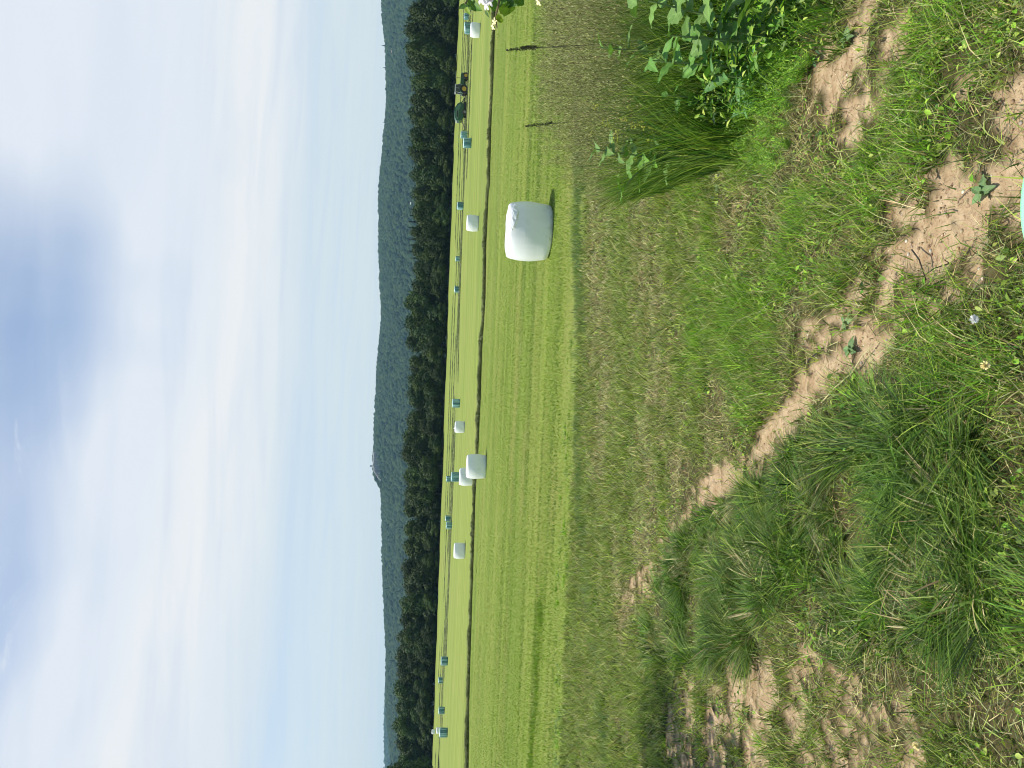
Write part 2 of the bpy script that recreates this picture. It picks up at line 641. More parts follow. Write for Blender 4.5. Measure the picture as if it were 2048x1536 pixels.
ys = np.concatenate([axis([(-6, 1.2, 0.4), (1.2, 9, 0.03), (9, 16, 0.05)]), np.array(geo(16, 7800, 0.25, 1.02))])
xs_p = np.concatenate([axis([(0, 7.5, 0.04)]), np.array(geo(7.5, 4800, 0.12, 1.045))])
xs = np.concatenate([-xs_p[:0:-1], xs_p])
XX, YY = np.meshgrid(xs, ys)
ZZ = terrain(XX, YY)
nx, ny = len(xs), len(ys)
idx = np.arange(nx * ny).reshape(ny, nx)
fs = np.stack([idx[:-1, :-1], idx[:-1, 1:], idx[1:, 1:], idx[1:, :-1]], -1).reshape(-1, 4)
dm = np.zeros(XX.shape)
selr = (ys > 0) & (ys < 16.5)
selc = np.abs(xs) < 12
sub = np.ix_(selr, selc)
dm[sub] = dirt_mask(XX[sub], YY[sub])
ZZ[sub] -= dm[sub] * 0.018
ZZ[sub] += dm[sub] * 0.010 * (fbm(XX[sub] * 8 + YY[sub] * 3, YY[sub] * 8 - XX[sub] * 3, 1201, 3) - 0.5)
ground = mesh_np('ground', np.stack([XX, YY, ZZ], -1).reshape(-1, 3), fs, M['ground'], smooth=True)
at_ = ground.data.attributes.new('dirt', 'FLOAT', 'POINT')
at_.data.foreach_set('value', dm.ravel().astype(np.float32))
tag(ground, kind='structure')

# ------------------------------------------------------------------ wooded hills
RIDGE = [(-500, 800), (-250, 775), (0, 757), (50, 760), (100, 765), (200, 768), (250, 765), (300, 761), (350, 757), (400, 752), (500, 752), (560, 754), (600, 757), (650, 757),
         (700, 752), (750, 748), (800, 746), (850, 743), (920, 741), (940, 742), (950, 747), (962, 757), (1000, 759), (1050, 760), (1100, 760), (1150, 762), (1200, 764), (1250, 768),
         (1300, 770), (1340, 768), (1380, 771), (1420, 777), (1460, 784), (1500, 791), (1560, 803), (1700, 835), (2000, 855)]


def ridge_h(x, dist, prof):
    """height of the skyline above the field for a ridge at a forward distance"""
    pys = np.array([p[0] for p in prof], float)
    pxs = np.array([p[1] for p in prof], float)
    # photo row -> x at this distance (roll included)
    wx = []
    wz = []
    for a, b in prof:
        p = at(b, a, dist)
        wx.append(p.x)
        wz.append(p.z)
    wx = np.array(wx)
    wz = np.array(wz)
    o = np.argsort(wx)
    return np.interp(x, wx[o], wz[o])


def hill_mesh(name, d0, d1, prof, x0, x1, step, matr, seed, pw=1.0, rough=14):
    xs_ = np.arange(x0, x1, step)
    yy = np.arange(d0, d1 + 420, step)
    A, B = np.meshgrid(xs_, yy)
    H = ridge_h(xs_, d1, prof) - 25
    H = np.maximum(H, 6)
    t = np.clip((B - d0) / (d1 - d0), 0, 1)
    back = sstep(B, d1, d1 + 600)
    prof_t = (0.25 * t + 0.75 * t * t * (3 - 2 * t)) ** pw
    Zb = H[None, :] * prof_t * (1 - 0.6 * back)
    Zb = Zb + rough * 2 * (fbm(A / 260, B / 260, seed, 3) - 0.5) * np.sin(np.clip(t, 0, 1) * math.pi)
    Zb = Zb + 3.0
    return xs_, yy, A, B, Zb


far_m, h = mat('forest_hillside')
t = h.node('ShaderNodeNewGeometry').outputs['Position']
nn = h.noise(t, 0.012, 4, 0.6)
nf = h.noise(t, 0.12, 3, 0.6)
finish(h, principled(h, h.mix(h.m('MULTIPLY', nn, nf), (0.012, 0.022, 0.010), (0.05, 0.075, 0.03)), 0.9, 0, 0.1))

xs_, yy, A, B, Zb = hill_mesh('hills', 1500, 2900, RIDGE, -2600, 2600, 14, far_m, 3)
id_ = np.arange(A.size).reshape(A.shape)
ff = np.stack([id_[:-1, :-1], id_[:-1, 1:], id_[1:, 1:], id_[1:, :-1]], -1).reshape(-1, 4)
hills = mesh_np('hills', np.stack([A, B, Zb], -1).reshape(-1, 3), ff, far_m, smooth=True)
tag(hills, kind='structure')

RIDGE2 = [(1100, 790), (1200, 785), (1300, 775), (1370, 769), (1420, 767), (1460, 766), (1500, 766), (1540, 768), (1600, 772), (1700, 780), (1900, 800)]
xs2, yy2, A2, B2, Zb2 = hill_mesh('hills', 3900, 4800, RIDGE2, -4200, -900, 30, far_m, 8, rough=5)
id_ = np.arange(A2.size).reshape(A2.shape)
ff = np.stack([id_[:-1, :-1], id_[:-1, 1:], id_[1:, 1:], id_[1:, :-1]], -1).reshape(-1, 4)
tag(mesh_np('hills', np.stack([A2, B2, Zb2], -1).reshape(-1, 3), ff, far_m, smooth=True), kind='structure')


def ico(sub=1):
    me = bpy.data.meshes.new('t')
    import bmesh
    bm = bmesh.new()
    bmesh.ops.create_icosphere(bm, subdivisions=sub, radius=1)
    v = np.array([p.co[:] for p in bm.verts])
    f = np.array([[q.index for q in p.verts] for p in bm.faces])
    bm.free()
    bpy.data.meshes.remove(me)
    return v, f


IV, IF = ico(2)


def hill_at(x, y, d0, d1, A, B, Z, step):
    """bilinear height"""
    fx = (x - A[0, 0]) / step
    fy = (y - B[0, 0]) / step
    ix = np.clip(fx.astype(int), 0, A.shape[1] - 2)
    iy = np.clip(fy.astype(int), 0, A.shape[0] - 2)
    u = fx - ix
    v = fy - iy
    return (Z[iy, ix] * (1 - u) + Z[iy, ix + 1] * u) * (1 - v) + (Z[iy + 1, ix] * (1 - u) + Z[iy + 1, ix + 1] * u) * v


def crowns(name, n, x0, x1, y0, y1, surf, rad, matr, greens, label, clearings=()):
    x = rng.uniform(x0, x1, n)
    y = rng.uniform(y0, y1, n)
    keep = np.abs(x) < 0.62 * y + 60
    for cx, cy, rx, ry in clearings:
        keep &= ((x - cx) / rx) ** 2 + ((y - cy) / ry) ** 2 > 1
    x, y = x[keep], y[keep]
    z = surf(x, y)
    n = len(x)
    r = rng.uniform(0.7, 1.3, n) * rad
    con = rng.random(n) < 0.004
    hgt = np.where(con, 1.9, rng.uniform(0.8, 1.1, n)) * r
    rr = np.where(con, 0.55, 1.0) * r
    V = IV[None] * (1 + rng.uniform(-0.16, 0.16, (n, len(IV), 1)))
    tip = np.where(con[:, None], 1 - 0.75 * (V[:, :, 2] * 0.5 + 0.5), 1.0)
    P = np.empty_like(V)
    P[:, :, 0] = x[:, None] + V[:, :, 0] * rr[:, None] * tip
    P[:, :, 1] = y[:, None] + V[:, :, 1] * rr[:, None] * tip
    P[:, :, 2] = z[:, None] + hgt[:, None] * 0.55 + V[:, :, 2] * hgt[:, None]
    Fc = IF[None] + (np.arange(n) * len(IV))[:, None, None]
    g = np.array(greens)[rng.integers(0, len(greens), n)] * rng.uniform(0.62, 0.82, (n, 1))
    C = np.repeat(g[:, None], len(IV), 1)
    o = mesh_np(name, P.reshape(-1, 3), Fc.reshape(-1, 3), matr, colors=C.reshape(-1, 3))
    tag(o, label, 'forest', None, 'stuff')
    return o


hm, h = mat('far_tree')
a = h.node('ShaderNodeAttribute', attribute_name='col')
t = h.node('ShaderNodeNewGeometry').outputs['Position']
finish(h, principled(h, h.mix(h.ss(h.noise(t, 0.5, 3, 0.6), 0.35, 0.65), h.mix(1.0, a.outputs['Color'], (0.5, 0.5, 0.5), 'MULTIPLY'), a.outputs['Color']), 0.9, 0, 0.1))
M['far_tree'] = hm
FG = [(0.040, 0.075, 0.026), (0.052, 0.090, 0.030), (0.030, 0.060, 0.026), (0.066, 0.105, 0.036), (0.034, 0.062, 0.030)]
m1 = at(796, 1058, 1720)
m2 = at(797, 1140, 1690)
CL = at(752, 938, 2600)
crowns('far_forest', 42000, -2200, 2200, 1500, 3000, lambda x, y: hill_at(x, y, 0, 0, A, B, Zb, 14), 7.2, hm, FG,
       'blue-green forest covering the long ridge behind the dark tree belt',
       clearings=[(CL.x - 8, CL.y - 20, 56, 95), (m1.x, m1.y + 60, 46, 70), (m2.x, m2.y + 60, 30, 60)])
crowns('far_forest', 9000, -4200, -900, 3900, 4900, lambda x, y: hill_at(x, y, 0, 0, A2, B2, Zb2, 30), 11, hm, FG,
       'pale hazy forest on the most distant ridge by the near tree')

# pale meadows on the lower slope
mm = simple('meadow', (0.22, 0.30, 0.09), 0.9, nscale=0.05, var=0.2)
for (cx, cy, rx, ry) in ((m1.x, m1.y + 60, 42, 60), (m2.x, m2.y + 60, 27, 50)):
    q = np.linspace(0, 2 * math.pi, 29)[:-1]
    vs = [(cx, cy, 0)] + [(cx + rx * math.cos(k), cy + ry * math.sin(k), 0) for k in q]
    ri = []
    rv = [(cx, cy)]
    for rr_ in (0.33, 0.66, 1.0):
        rv += [(cx + rx * rr_ * math.cos(k), cy + ry * rr_ * math.sin(k)) for k in q]
    rv = np.array(rv)
    zz_ = hill_at(rv[:, 0], rv[:, 1], 0, 0, A, B, Zb, 14) + 1.5
    fcs = [(0, 1 + i, 1 + (i + 1) % 28) for i in range(28)]
    for k in range(2):
        for i in range(28):
            a0 = 1 + k * 28 + i
            a1 = 1 + k * 28 + (i + 1) % 28
            fcs += [(a0, a0 + 28, a1 + 28), (a0, a1 + 28, a1)]
    tag(mesh_np('meadow', np.column_stack([rv, zz_]), fcs, mm), kind='structure')

# pale rock cliff at the end of the ridge
M['rock'] = simple('cliff_rock', (0.34, 0.31, 0.30), 0.9, nscale=0.08, var=0.5, bmp=0.5)
rb = MB()
pts_c = []
for i in range(34):
    py_ = 905 + i * 1.7
    top_ = np.interp(py_, [905, 930, 940, 950, 962], [745, 744, 746, 751, 760]) + rng.uniform(-1, 1)
    bot_ = np.interp(py_, [905, 930, 962], [757, 763, 767]) + rng.uniform(-2, 2)
    p0 = at(top_ + 1.5, py_, 2590 - i * 1.0 + rng.uniform(-6, 6))
    p1 = at(bot_, py_, 2570)
    w_ = rng.uniform(2.0, 3.6)
    dpt = 25
    zt, zb = p0.z, p1.z - 12
    y0 = p0.y - rng.uniform(6, 16)
    rb.prism([(y0, zb), (y0 + 90, zb), (y0 + 90, zt), (y0 + 4, zt), (y0 + 1, zt - 3)], p0.x - w_ / 2, p0.x + w_ / 2)
cliff = rb.build('rock_cliff', M['rock'])
tag(cliff, 'pale columned rock cliff where the ridge drops off', 'cliff')

# stone tower on the ridge
tw = at(741, 932, 2895)
M['stone'] = simple('tower_stone', (0.30, 0.29, 0.28), 0.9, nscale=0.3, var=0.2)
te = empty('stone_tower', (tw.x, tw.y, tw.z - 14))
tag(te, 'tiny stone lookout tower standing on the ridge above the cliff', 'tower')
b_ = MB()
b_.prism([(-2.6, 0), (2.6, 0), (2.2, 13), (-2.2, 13)], -2.6, 2.6)
b_.build('shaft', M['stone'], te)
b_ = MB()
b_.box(-2.9, 2.9, -2.9, 2.9, 13.0, 15.2)
b_.build('parapet', M['stone'], te)

# two tiny houses on the slope
M['housewall'] = simple('painted_wall', (0.75, 0.70, 0.66), 0.7, nscale=1, var=0.08)
M['houseroof'] = simple('shingle_roof', (0.28, 0.16, 0.14), 0.8, nscale=1, var=0.2)
for (px_, py_, D_, sz, lab, rf) in ((782, 101, 2420, 6, 'tiny pale house high on the wooded slope above the largest tree of the belt', M['houseroof']),
                                    (819.5, 407, 1500, 3.6, 'tiny white building at the foot of the slope just over the tree belt', M['housewall'])):
    # settle it on the slope
    best = None
    for D__ in np.arange(1450, 2900, 10):
        p = at(px_, py_, D__)
        hz = float(hill_at(np.array([p.x]), np.array([p.y]), 0, 0, A, B, Zb, 14)[0])
        if hz + 13 > p.z and best is None:
            best = (p.x, p.y, hz + 7)
    if best is None:
        p = at(px_, py_, D_)
        best = tuple(p)
    he = empty('house', best)
    tag(he, lab, 'house')
    b_ = MB()
    b_.box(-sz, sz, -sz * .6, sz * .6, -6, sz * 0.5)
    b_.build('wall', M['housewall'], he)
    b_ = MB()
    b_.prism([(-sz * .75, sz * 0.49), (sz * .75, sz * 0.49), (0, sz * .85)], -sz * 1.08, sz * 1.08)
    b_.build('roof', rf, he)


# ------------------------------------------------------------------ broadleaf trees
def leaf_cloud(centers, radii, per, size, greens, bright_top=0.0, squash=0.85, shell=0.55):
    """leaf clumps (small bent faces) spread through the outer part of each lobe"""
    P = []
    C = []
    NN = []
    for (cx, cy, cz), r in zip(centers, radii):
        n = int(per * r * r)
        d = rng.normal(size=(n, 3))
        d /= np.linalg.norm(d, axis=1)[:, None]
        rad = r * (shell + (1.06 - shell) * rng.random(n) ** 0.55)
        bumps = 1 + 0.20 * np.sin(d[:, 0] * 5 + cx * 3) * np.sin(d[:, 1] * 5 + cy * 2) + 0.14 * np.sin(d[:, 2] * 9 + cz * 3 + d[:, 0] * 7)
        p = d * (rad * bumps)[:, None] * np.array([1, 1, squash]) + np.array([cx, cy, cz])
        P.append(p)
        NN.append(d)
        g = np.array(greens)[rng.integers(0, len(greens))] * rng.uniform(0.75, 1.3, (n, 1)) * rng.uniform(0.8, 1.25)
        C.append(g)
    P = np.concatenate(P)
    NN = np.concatenate(NN)
    C = np.concatenate(C)
    n = len(P)
    nrm = NN + rng.normal(scale=0.55, size=(n, 3)) + np.array([0, 0, 0.35])
    nrm /= np.linalg.norm(nrm, axis=1)[:, None]
    ref = rng.normal(size=(n, 3))
    u = np.cross(nrm, ref)
    u /= np.linalg.norm(u, axis=1)[:, None]
    v = np.cross(nrm, u)
    s = size * rng.uniform(0.5, 1.35, (n, 1))
    a = P + u * s * 0.5
    b = P + v * s * 0.42 + nrm * s * 0.12
    c = P - u * s * 0.5
    d_ = P - v * s * 0.42 + nrm * s * 0.12
    V = np.stack([a, b, c, d_], 1).reshape(-1, 3)
    i = np.arange(n)[:, None] * 4
    Fq = np.concatenate([i, i + 1, i + 2, i + 3], 1)
    return V, Fq, np.repeat(C, 4, 0)


TG = [(0.034, 0.062, 0.014), (0.046, 0.078, 0.017), (0.026, 0.050, 0.014), (0.060, 0.092, 0.018), (0.030, 0.058, 0.017)]


def tree_meshes(seed, H=15.0, R=6.0, bright=1.0, per=75, size=0.62, low=0.9):
    global rng
    keep = rng
    rng = np.random.default_rng(seed)
    cs = []
    rs = []
    for k in range(34):
        q = rng.uniform(0, 2 * math.pi)
        zt = rng.uniform(0.10, 0.93)
        prof = math.sin(min(1, (zt * 0.86 + 0.12)) * math.pi) ** 0.55
        r_ = R * prof * rng.uniform(0.35, 0.80)
        lr = R * rng.uniform(0.22, 0.40)
        cs.append((r_ * math.cos(q), r_ * math.sin(q), low + zt * (H - lr - low)))
        rs.append(lr)
    cs.append((0, 0, H - R * 0.38))
    rs.append(R * 0.40)
    cs.append((0, 0, H * 0.5))
    rs.append(R * 0.62)
    gs = [tuple(bright * c for c in g) for g in TG]
    V, Fq, C = leaf_cloud(cs, rs, per, size, gs)
    V[:, 2] = np.maximum(V[:, 2], 0.05)
    crown = mesh_np('crown', V, Fq, M['tree_leaf'], colors=C, link=False)
    tb = MB()
    tb.tube([(0, 0, -0.5), (0.1, 0, H * .2), (-.1, .1, H * .45), (0, 0, H * .8)], [0.42, 0.33, 0.24, 0.08], 8)
    for k in range(7):
        q = rng.uniform(0, 6.28)
        z0 = H * rng.uniform(.2, .5)
        e = (math.cos(q) * R * .65, math.sin(q) * R * .65, z0 + H * .22)
        tb.tube([(0, 0, z0), (e[0] * .5, e[1] * .5, z0 + H * .13), e], [0.16, 0.1, 0.03], 5)
    tr = bpy.data.meshes.new('trunk')
    tr.from_pydata(tb.v, [], tb.f)
    tr.materials.append(M['bark'])
    rng = keep
    return crown, tr


kinds = [tree_meshes(100 + k, H=15, R=rng.uniform(5.4, 7.2), bright=b) for k, b in enumerate((1.0, 0.8, 1.2, 0.95, 1.45, 0.75, 1.1))]
kinds_n = len(kinds)


def place_tree(k, x, y, hs, ws, label, group=None, cat='tree', z=None, rz=None):
    r = empty('broadleaf_tree', (x, y, (tz(x, y) if z is None else z) - 0.1), rng.uniform(0, 6.28) if rz is None else rz)
    r.scale = (ws, ws, hs)
    tag(r, label, cat, group)
    for nm, me in zip(('crown', 'trunk'), kinds[k % kinds_n]):
        o = bpy.data.objects.new(nm, me)
        o.parent = r
        col.objects.link(o)
    return r


# skyline of the belt in the photo: (row, column of its top)
BT = [(-140, 815), (-100, 806), (-60, 815), (-20, 822), (20, 815), (60, 806), (95, 806), (125, 812), (160, 818), (200, 818), (235, 815), (270, 818), (305, 818), (345, 820), (385, 822),
      (425, 824), (465, 820), (500, 824), (535, 826), (570, 820), (605, 806), (645, 808), (685, 812), (720, 816), (760, 814), (800, 814), (840, 812), (875, 802), (910, 800),
      (950, 804), (985, 808), (1020, 808), (1060, 806), (1095, 806), (1135, 803), (1170, 803), (1205, 800), (1240, 800), (1275, 795), (1310, 792), (1345, 790), (1380, 788), (1415, 788),
      (1450, 785), (1485, 790), (1530, 795), (1580, 795), (1630, 795), (1680, 795)]
WHERE = {60: 'the tallest dark tree of the belt, behind the white bale at the right end', 95: 'wide dark tree in the belt just right of the tractor',
         160: 'dark tree rising right behind the tractor cab', 200: 'dark tree standing behind the green hay machine',
         270: 'dark tree behind the two teal bales left of the hay machine', 425: 'dark tree in the belt above the lone small teal bale right of the nearest bale',
         465: 'yellower dark tree in the belt straight above the nearest white bale', 605: 'high domed tree in the belt, left of the two smallest lone teal bales',
         800: 'dark tree in the belt behind the teal bale right of centre', 875: 'tall dark tree in the belt behind the small square-looking white bale',
         950: 'dark tree rising above the row of four bales in line', 1060: 'dark tree behind the pair of touching teal bales',
         1095: 'dark tree in the belt behind the white bale left of the teal pair', 1310: 'dark tree in the belt above the dark teal bale at left',
         1415: 'lower dark tree in the belt above the leftmost single teal bale', 1450: 'dark tree behind the far white bales at the left'}
for i, (py_, px_) in enumerate(BT):
    D_ = 283 + rng.uniform(-6, 8)
    p = at(px_, py_, D_)
    zb = tz(p.x, p.y)
    hh = p.z - zb
    lab = WHERE.get(py_)
    place_tree(int(rng.integers(0, kinds_n)), p.x, D_, hh / 15.0 * rng.uniform(0.97, 1.04), rng.uniform(0.78, 1.02),
               lab or 'dark green broadleaf tree in the front row of the long tree belt', None if lab else 'trees in the front row of the belt')
    # undergrowth trees along the skirt and a second row behind
    if i % 1 == 0:
        x2 = p.x + rng.uniform(2, 5)
        place_tree(int(rng.integers(0, kinds_n)), x2, D_ - rng.uniform(5, 8), rng.uniform(.34, .62), rng.uniform(.55, .8),
                   'low dark tree at the foot of the tree belt along the field edge', 'low trees at the foot of the belt')
    p3 = at(px_ + rng.uniform(-3, 6), py_ + rng.uniform(-16, 16), D_ + 12)
    place_tree(int(rng.integers(0, kinds_n)), p3.x, p3.y, (p3.z - tz(p3.x, p3.y)) / 15.0, rng.uniform(.8, 1.1),
               'dark treetop showing over the front row of the tree belt', 'trees in the rear row of the belt')
# thicket filling the gaps under the belt
n = 26000
x = rng.uniform(-190, 190, n)
y = rng.uniform(284, 300, n)
zz_ = terrain(x, y) + rng.random(n) ** .8 * (4.5 + 3 * vnoise(x * .2, y * .1, 77)) - .2
P = np.stack([x, y, zz_], 1)
u = rng.normal(size=(n, 3))
u /= np.linalg.norm(u, axis=1)[:, None]
v = np.cross(u, rng.normal(size=(n, 3)))
v /= np.linalg.norm(v, axis=1)[:, None]
s = rng.uniform(.5, 1.3, (n, 1))
V = np.stack([P + u * s * .5, P + v * s * .5, P - u * s * .5, P - v * s * .5], 1).reshape(-1, 3)
i_ = np.arange(n)[:, None] * 4
o = mesh_np('thicket', V, np.concatenate([i_, i_ + 1, i_ + 2, i_ + 3], 1), M['tree_leaf'],
            colors=np.repeat(np.array(TG)[rng.integers(0, 5, n)] * rng.uniform(.5, 1.0, (n, 1)), 4, 0))
tag(o, 'dark thicket filling the shade under the tree belt', 'thicket', None, 'stuff')
# nearer tree reaching in at the left edge
p = at(756, 1555, 205)
place_tree(4, p.x - 1, 205, (p.z - tz(p.x, 205)) / 15, 1.15, 'nearer dark leafy tree at the left end of the field, taller than the belt')
# conifers just over the belt
M['conifer'] = M['far_tree']


def conifer(px_, py_, D_, lab):
    p = at(px_, py_, D_)
    H = 17
    r = empty('conifer', (p.x, p.y, p.z - H))
    tag(r, lab, 'tree', 'conifers above the belt')
    vs = []
    fs_ = []
    cs = []
    for k in range(420):
        t_ = rng.random() ** 0.7
        zc = 1.0 + (H - 1.0) * t_
        rr_ = (1 - t_) * 3.2 + 0.15
        q = rng.uniform(0, 6.28)
        u = np.array([math.cos(q), math.sin(q), -0.35])
        s_ = np.array([-math.sin(q), math.cos(q), 0]) * (0.35 + 0.4 * (1 - t_))
        c0 = np.array([0, 0, zc])
        b = len(vs)
        vs += [c0 + s_ * 0.3, c0 + u * rr_ * rng.uniform(.7, 1.1), c0 - s_ * 0.3, c0 + u * rr_ * 0.55 + s_, c0 + u * rr_ * 0.55 - s_]
        fs_ += [(b, b + 3, b + 1), (b, b + 1, b + 4), (b, b + 4, b + 2)]
        g = np.array((0.022, 0.038, 0.020)) * rng.uniform(.7, 1.3)
        cs += [g] * 5
    mesh_np('crown', np.array(vs), np.array(fs_), M['tree_leaf'], parent=r, colors=np.array(cs))
    t_ = MB()
    t_.tube([(0, 0, -6), (0, 0, H - .5)], [0.3, 0.04], 6)
    t_.build('trunk', M['bark'], r)


for k, (py_, px_) in enumerate([(418, 818), (431, 819), (443, 817), (455, 816), (466, 817), (478, 816), (490, 818), (503, 817), (516, 820)]):
    conifer(px_, py_, 420 + rng.uniform(-15, 15), 'pointed dark conifer peeping over the belt above the nearest white bale')

# ------------------------------------------------------------------ blades
def ribbon(P, h_, wid, lean, yaw, colr, nseg=3, tipcol=None, power=1.8, droop=0.0):
    """grass blades as tapering strips; returns verts, tris, colours"""
    n = len(P)
    t = np.linspace(0, 1, nseg + 1)
    wx = np.cos(yaw)[:, None]
    wy = np.sin(yaw)[:, None]
    V = np.zeros((n, 2 * nseg + 1, 3))
    C = np.zeros((n, 2 * nseg + 1, 3))
    for k in range(nseg + 1):
        cx = P[:, 0] + lean[:, 0] * t[k] ** power
        cy = P[:, 1] + lean[:, 1] * t[k] ** power
        cz = P[:, 2] + h_ * (t[k] - droop * t[k] ** 3)
        ww = wid * (1 - t[k]) ** 0.6 * 0.5
        cc = colr if tipcol is None else colr * (1 - t[k]) + tipcol * t[k]
        if k < nseg:
            V[:, 2 * k] = np.stack([cx - wx[:, 0] * ww, cy - wy[:, 0] * ww, cz], 1)
            V[:, 2 * k + 1] = np.stack([cx + wx[:, 0] * ww, cy + wy[:, 0] * ww, cz], 1)
            C[:, 2 * k] = cc
            C[:, 2 * k + 1] = cc
        else:
            V[:, 2 * k] = np.stack([cx, cy, cz], 1)
            C[:, 2 * k] = cc
    tri = []
    for k in range(nseg - 1):
        tri += [(2 * k, 2 * k + 1, 2 * k + 3), (2 * k, 2 * k + 3, 2 * k + 2)]
    tri.append((2 * nseg - 2, 2 * nseg - 1, 2 * nseg))
    tri = np.array(tri)
    Fc = tri[None] + (np.arange(n) * (2 * nseg + 1))[:, None, None]
    return V.reshape(-1, 3), Fc.reshape(-1, 3), C.reshape(-1, 3)


class Acc:
    def __init__(s):
        s.V = []
        s.F = []
        s.C = []
        s.n = 0

    def add(s, V, F_, C):
        s.V.append(V)
        s.F.append(F_ + s.n)
        s.C.append(C)
        s.n += len(V)

    def build(s, name, m_, parent=None, loc=None):
        return mesh_np(name, np.concatenate(s.V), np.concatenate(s.F), m_, colors=np.concatenate(s.C), parent=parent, loc=loc)


def pal(lst, n, var=0.42, wts=None):
    a = np.array(lst)
    i = rng.choice(len(a), n, p=None if wts is None else np.array(wts) / np.sum(wts))
    return a[i] * rng.uniform(1 - var, 1 + var, (n, 1)) * rng.uniform(0.94, 1.06, (n, 3))


def in_view(x, y, margin=0.3):
    return np.abs(x) < 0.535 * y + margin


def scatter(n, y0, y1, expo=1.0, margin=0.3):
    """points in the view wedge, denser towards the viewer: weight ~ 1/y**expo"""
    # area element ~ y dy; pdf in y ~ y**(1-expo)
    k = 2 - expo
    u = rng.random(n)
    y = (y0 ** k + u * (y1 ** k - y0 ** k)) ** (1 / k)
    x = rng.uniform(-1, 1, n) * (0.535 * y + margin)
    return x, y


def ang(n):
    return rng.uniform(0, 2 * math.pi, n)


GREEN = [(0.205, 0.320, 0.040), (0.310, 0.430, 0.065), (0.110, 0.200, 0.028), (0.430, 0.520, 0.110), (0.250, 0.330, 0.085), (0.050, 0.095, 0.020)]
LUSHG = [(0.165, 0.360, 0.028), (0.250, 0.470, 0.040), (0.085, 0.230, 0.022), (0.350, 0.540, 0.060)]
TAN = [(0.54, 0.44, 0.21), (0.40, 0.32, 0.15), (0.72, 0.64, 0.34), (0.25, 0.20, 0.10), (0.36, 0.36, 0.17), (0.08, 0.055, 0.03)]
GREY = [(0.26, 0.30, 0.13), (0.38, 0.42, 0.19), (0.12, 0.15, 0.07), (0.50, 0.52, 0.25)]
DARKG = [(0.080, 0.185, 0.020), (0.130, 0.260, 0.030), (0.045, 0.110, 0.018), (0.210, 0.340, 0.055)]
BLUEG = [(0.140, 0.240, 0.110), (0.190, 0.290, 0.140), (0.110, 0.200, 0.085)]

# --- the mown verge
A1 = Acc()
n = 520000
x, y = scatter(n, 1.7, 15.3, 1.0)
dm_ = dirt_mask(x, y)
ly = field_of(LUSH, x, y, 0.5)
dry = field_of(DRY, x, y, 0.6)
cl = fbm(x * 4.5, y * 4.5, 101, 3)
cl2 = fbm(x * 16, y * 16, 131, 2)
dens = np.clip(0.22 + 1.9 * (cl - 0.38) + 1.3 * (cl2 - 0.45) + 0.5 * ly - 0.45 * dry, 0.10, 1) * (1 - 0.975 * dm_) * (1 - 0.5 * worn(x, y)) * (1 - 0.6 * inside(TALLP, x, y))
keep = rng.random(n) < dens
x, y, ly, dry, cl, cl2, dm_ = [q[keep] for q in (x, y, ly, dry, cl, cl2, dm_)]
n = len(x)
z = terrain(x, y) - 0.008
hh = (0.024 + 0.058 * rng.random(n) ** 1.4) * (0.25 + 1.6 * cl + 0.5 * ly) * (1 + 0.05 * y)
c = pal(GREEN, n)
lu = rng.random(n) < ly * 0.9
c[lu] = pal(LUSHG, lu.sum())
dd = rng.random(n) < 0.20 + 0.50 * dry + .15 * sstep(y, 6, 12)
c[dd] = pal(TAN + GREY, dd.sum())
q = ang(n)
ln = hh * rng.uniform(0.3, 1.5, n)
A1.add(*ribbon(np.stack([x, y, z], 1), hh, np.maximum(0.0042, 0.0010 * y) * rng.uniform(.6, 1.6, n), np.stack([np.cos(q) * ln, np.sin(q) * ln], 1), ang(n), c, 2))
o = A1.build('short_grass', M['blade'])
tag(o, 'short mown grass growing along both sides of the worn dirt track', 'grass', None, 'stuff')

# --- clippings and dead straw lying flat
A2_ = Acc()
n = 210000
x, y = scatter(n, 1.7, 15.2, 1.0)
dm_ = dirt_mask(x, y)
dry = field_of(DRY, x, y, 0.6)
cl = fbm(x * 5, y * 5, 211, 3)
keep = rng.random(n) < np.clip(0.32 + 0.6 * dry + 1.3 * (cl - 0.42), 0.05, 1) * (1 - 0.60 * dm_)
x, y, dry, dm_ = x[keep], y[keep], dry[keep], dm_[keep]
n = len(x)
z = terrain(x, y) - dm_ * 0.018 + rng.random(n) * 0.028 * (1 - dm_) + 0.003
q = ang(n)
ln = rng.uniform(0.02, 0.10, n) ** 1.0 * (1 - 0.72 * dm_) * (1 + 0.03 * y)
c = pal(GREY + GREEN, n, 0.3)
t_ = rng.random(n) < 0.42 + 0.45 * dry
c[t_] = pal(TAN, t_.sum(), 0.3)
t_ = (dm_ > .3) & (rng.random(n) < .6)
c[t_] = pal([(.05, .06, .02), (.10, .12, .04), (.20, .24, .09), (.12, .08, .05)], t_.sum(), 0.3)
A2_.add(*ribbon(np.stack([x, y, z], 1), rng.uniform(-0.010, 0.035, n) * (1 - .75 * dm_) + .002, np.maximum(0.0032, 0.0008 * y) * rng.uniform(.7, 1.4, n),
                np.stack([np.cos(q) * ln, np.sin(q) * ln], 1), q + math.pi / 2 + rng.normal(0, .3, n), c, 2, power=1.1))
o = A2_.build('grass_clippings', M['blade'])
tag(o, 'dry straw and grass clippings strewn over the verge and the bare soil', 'clippings', None, 'stuff')


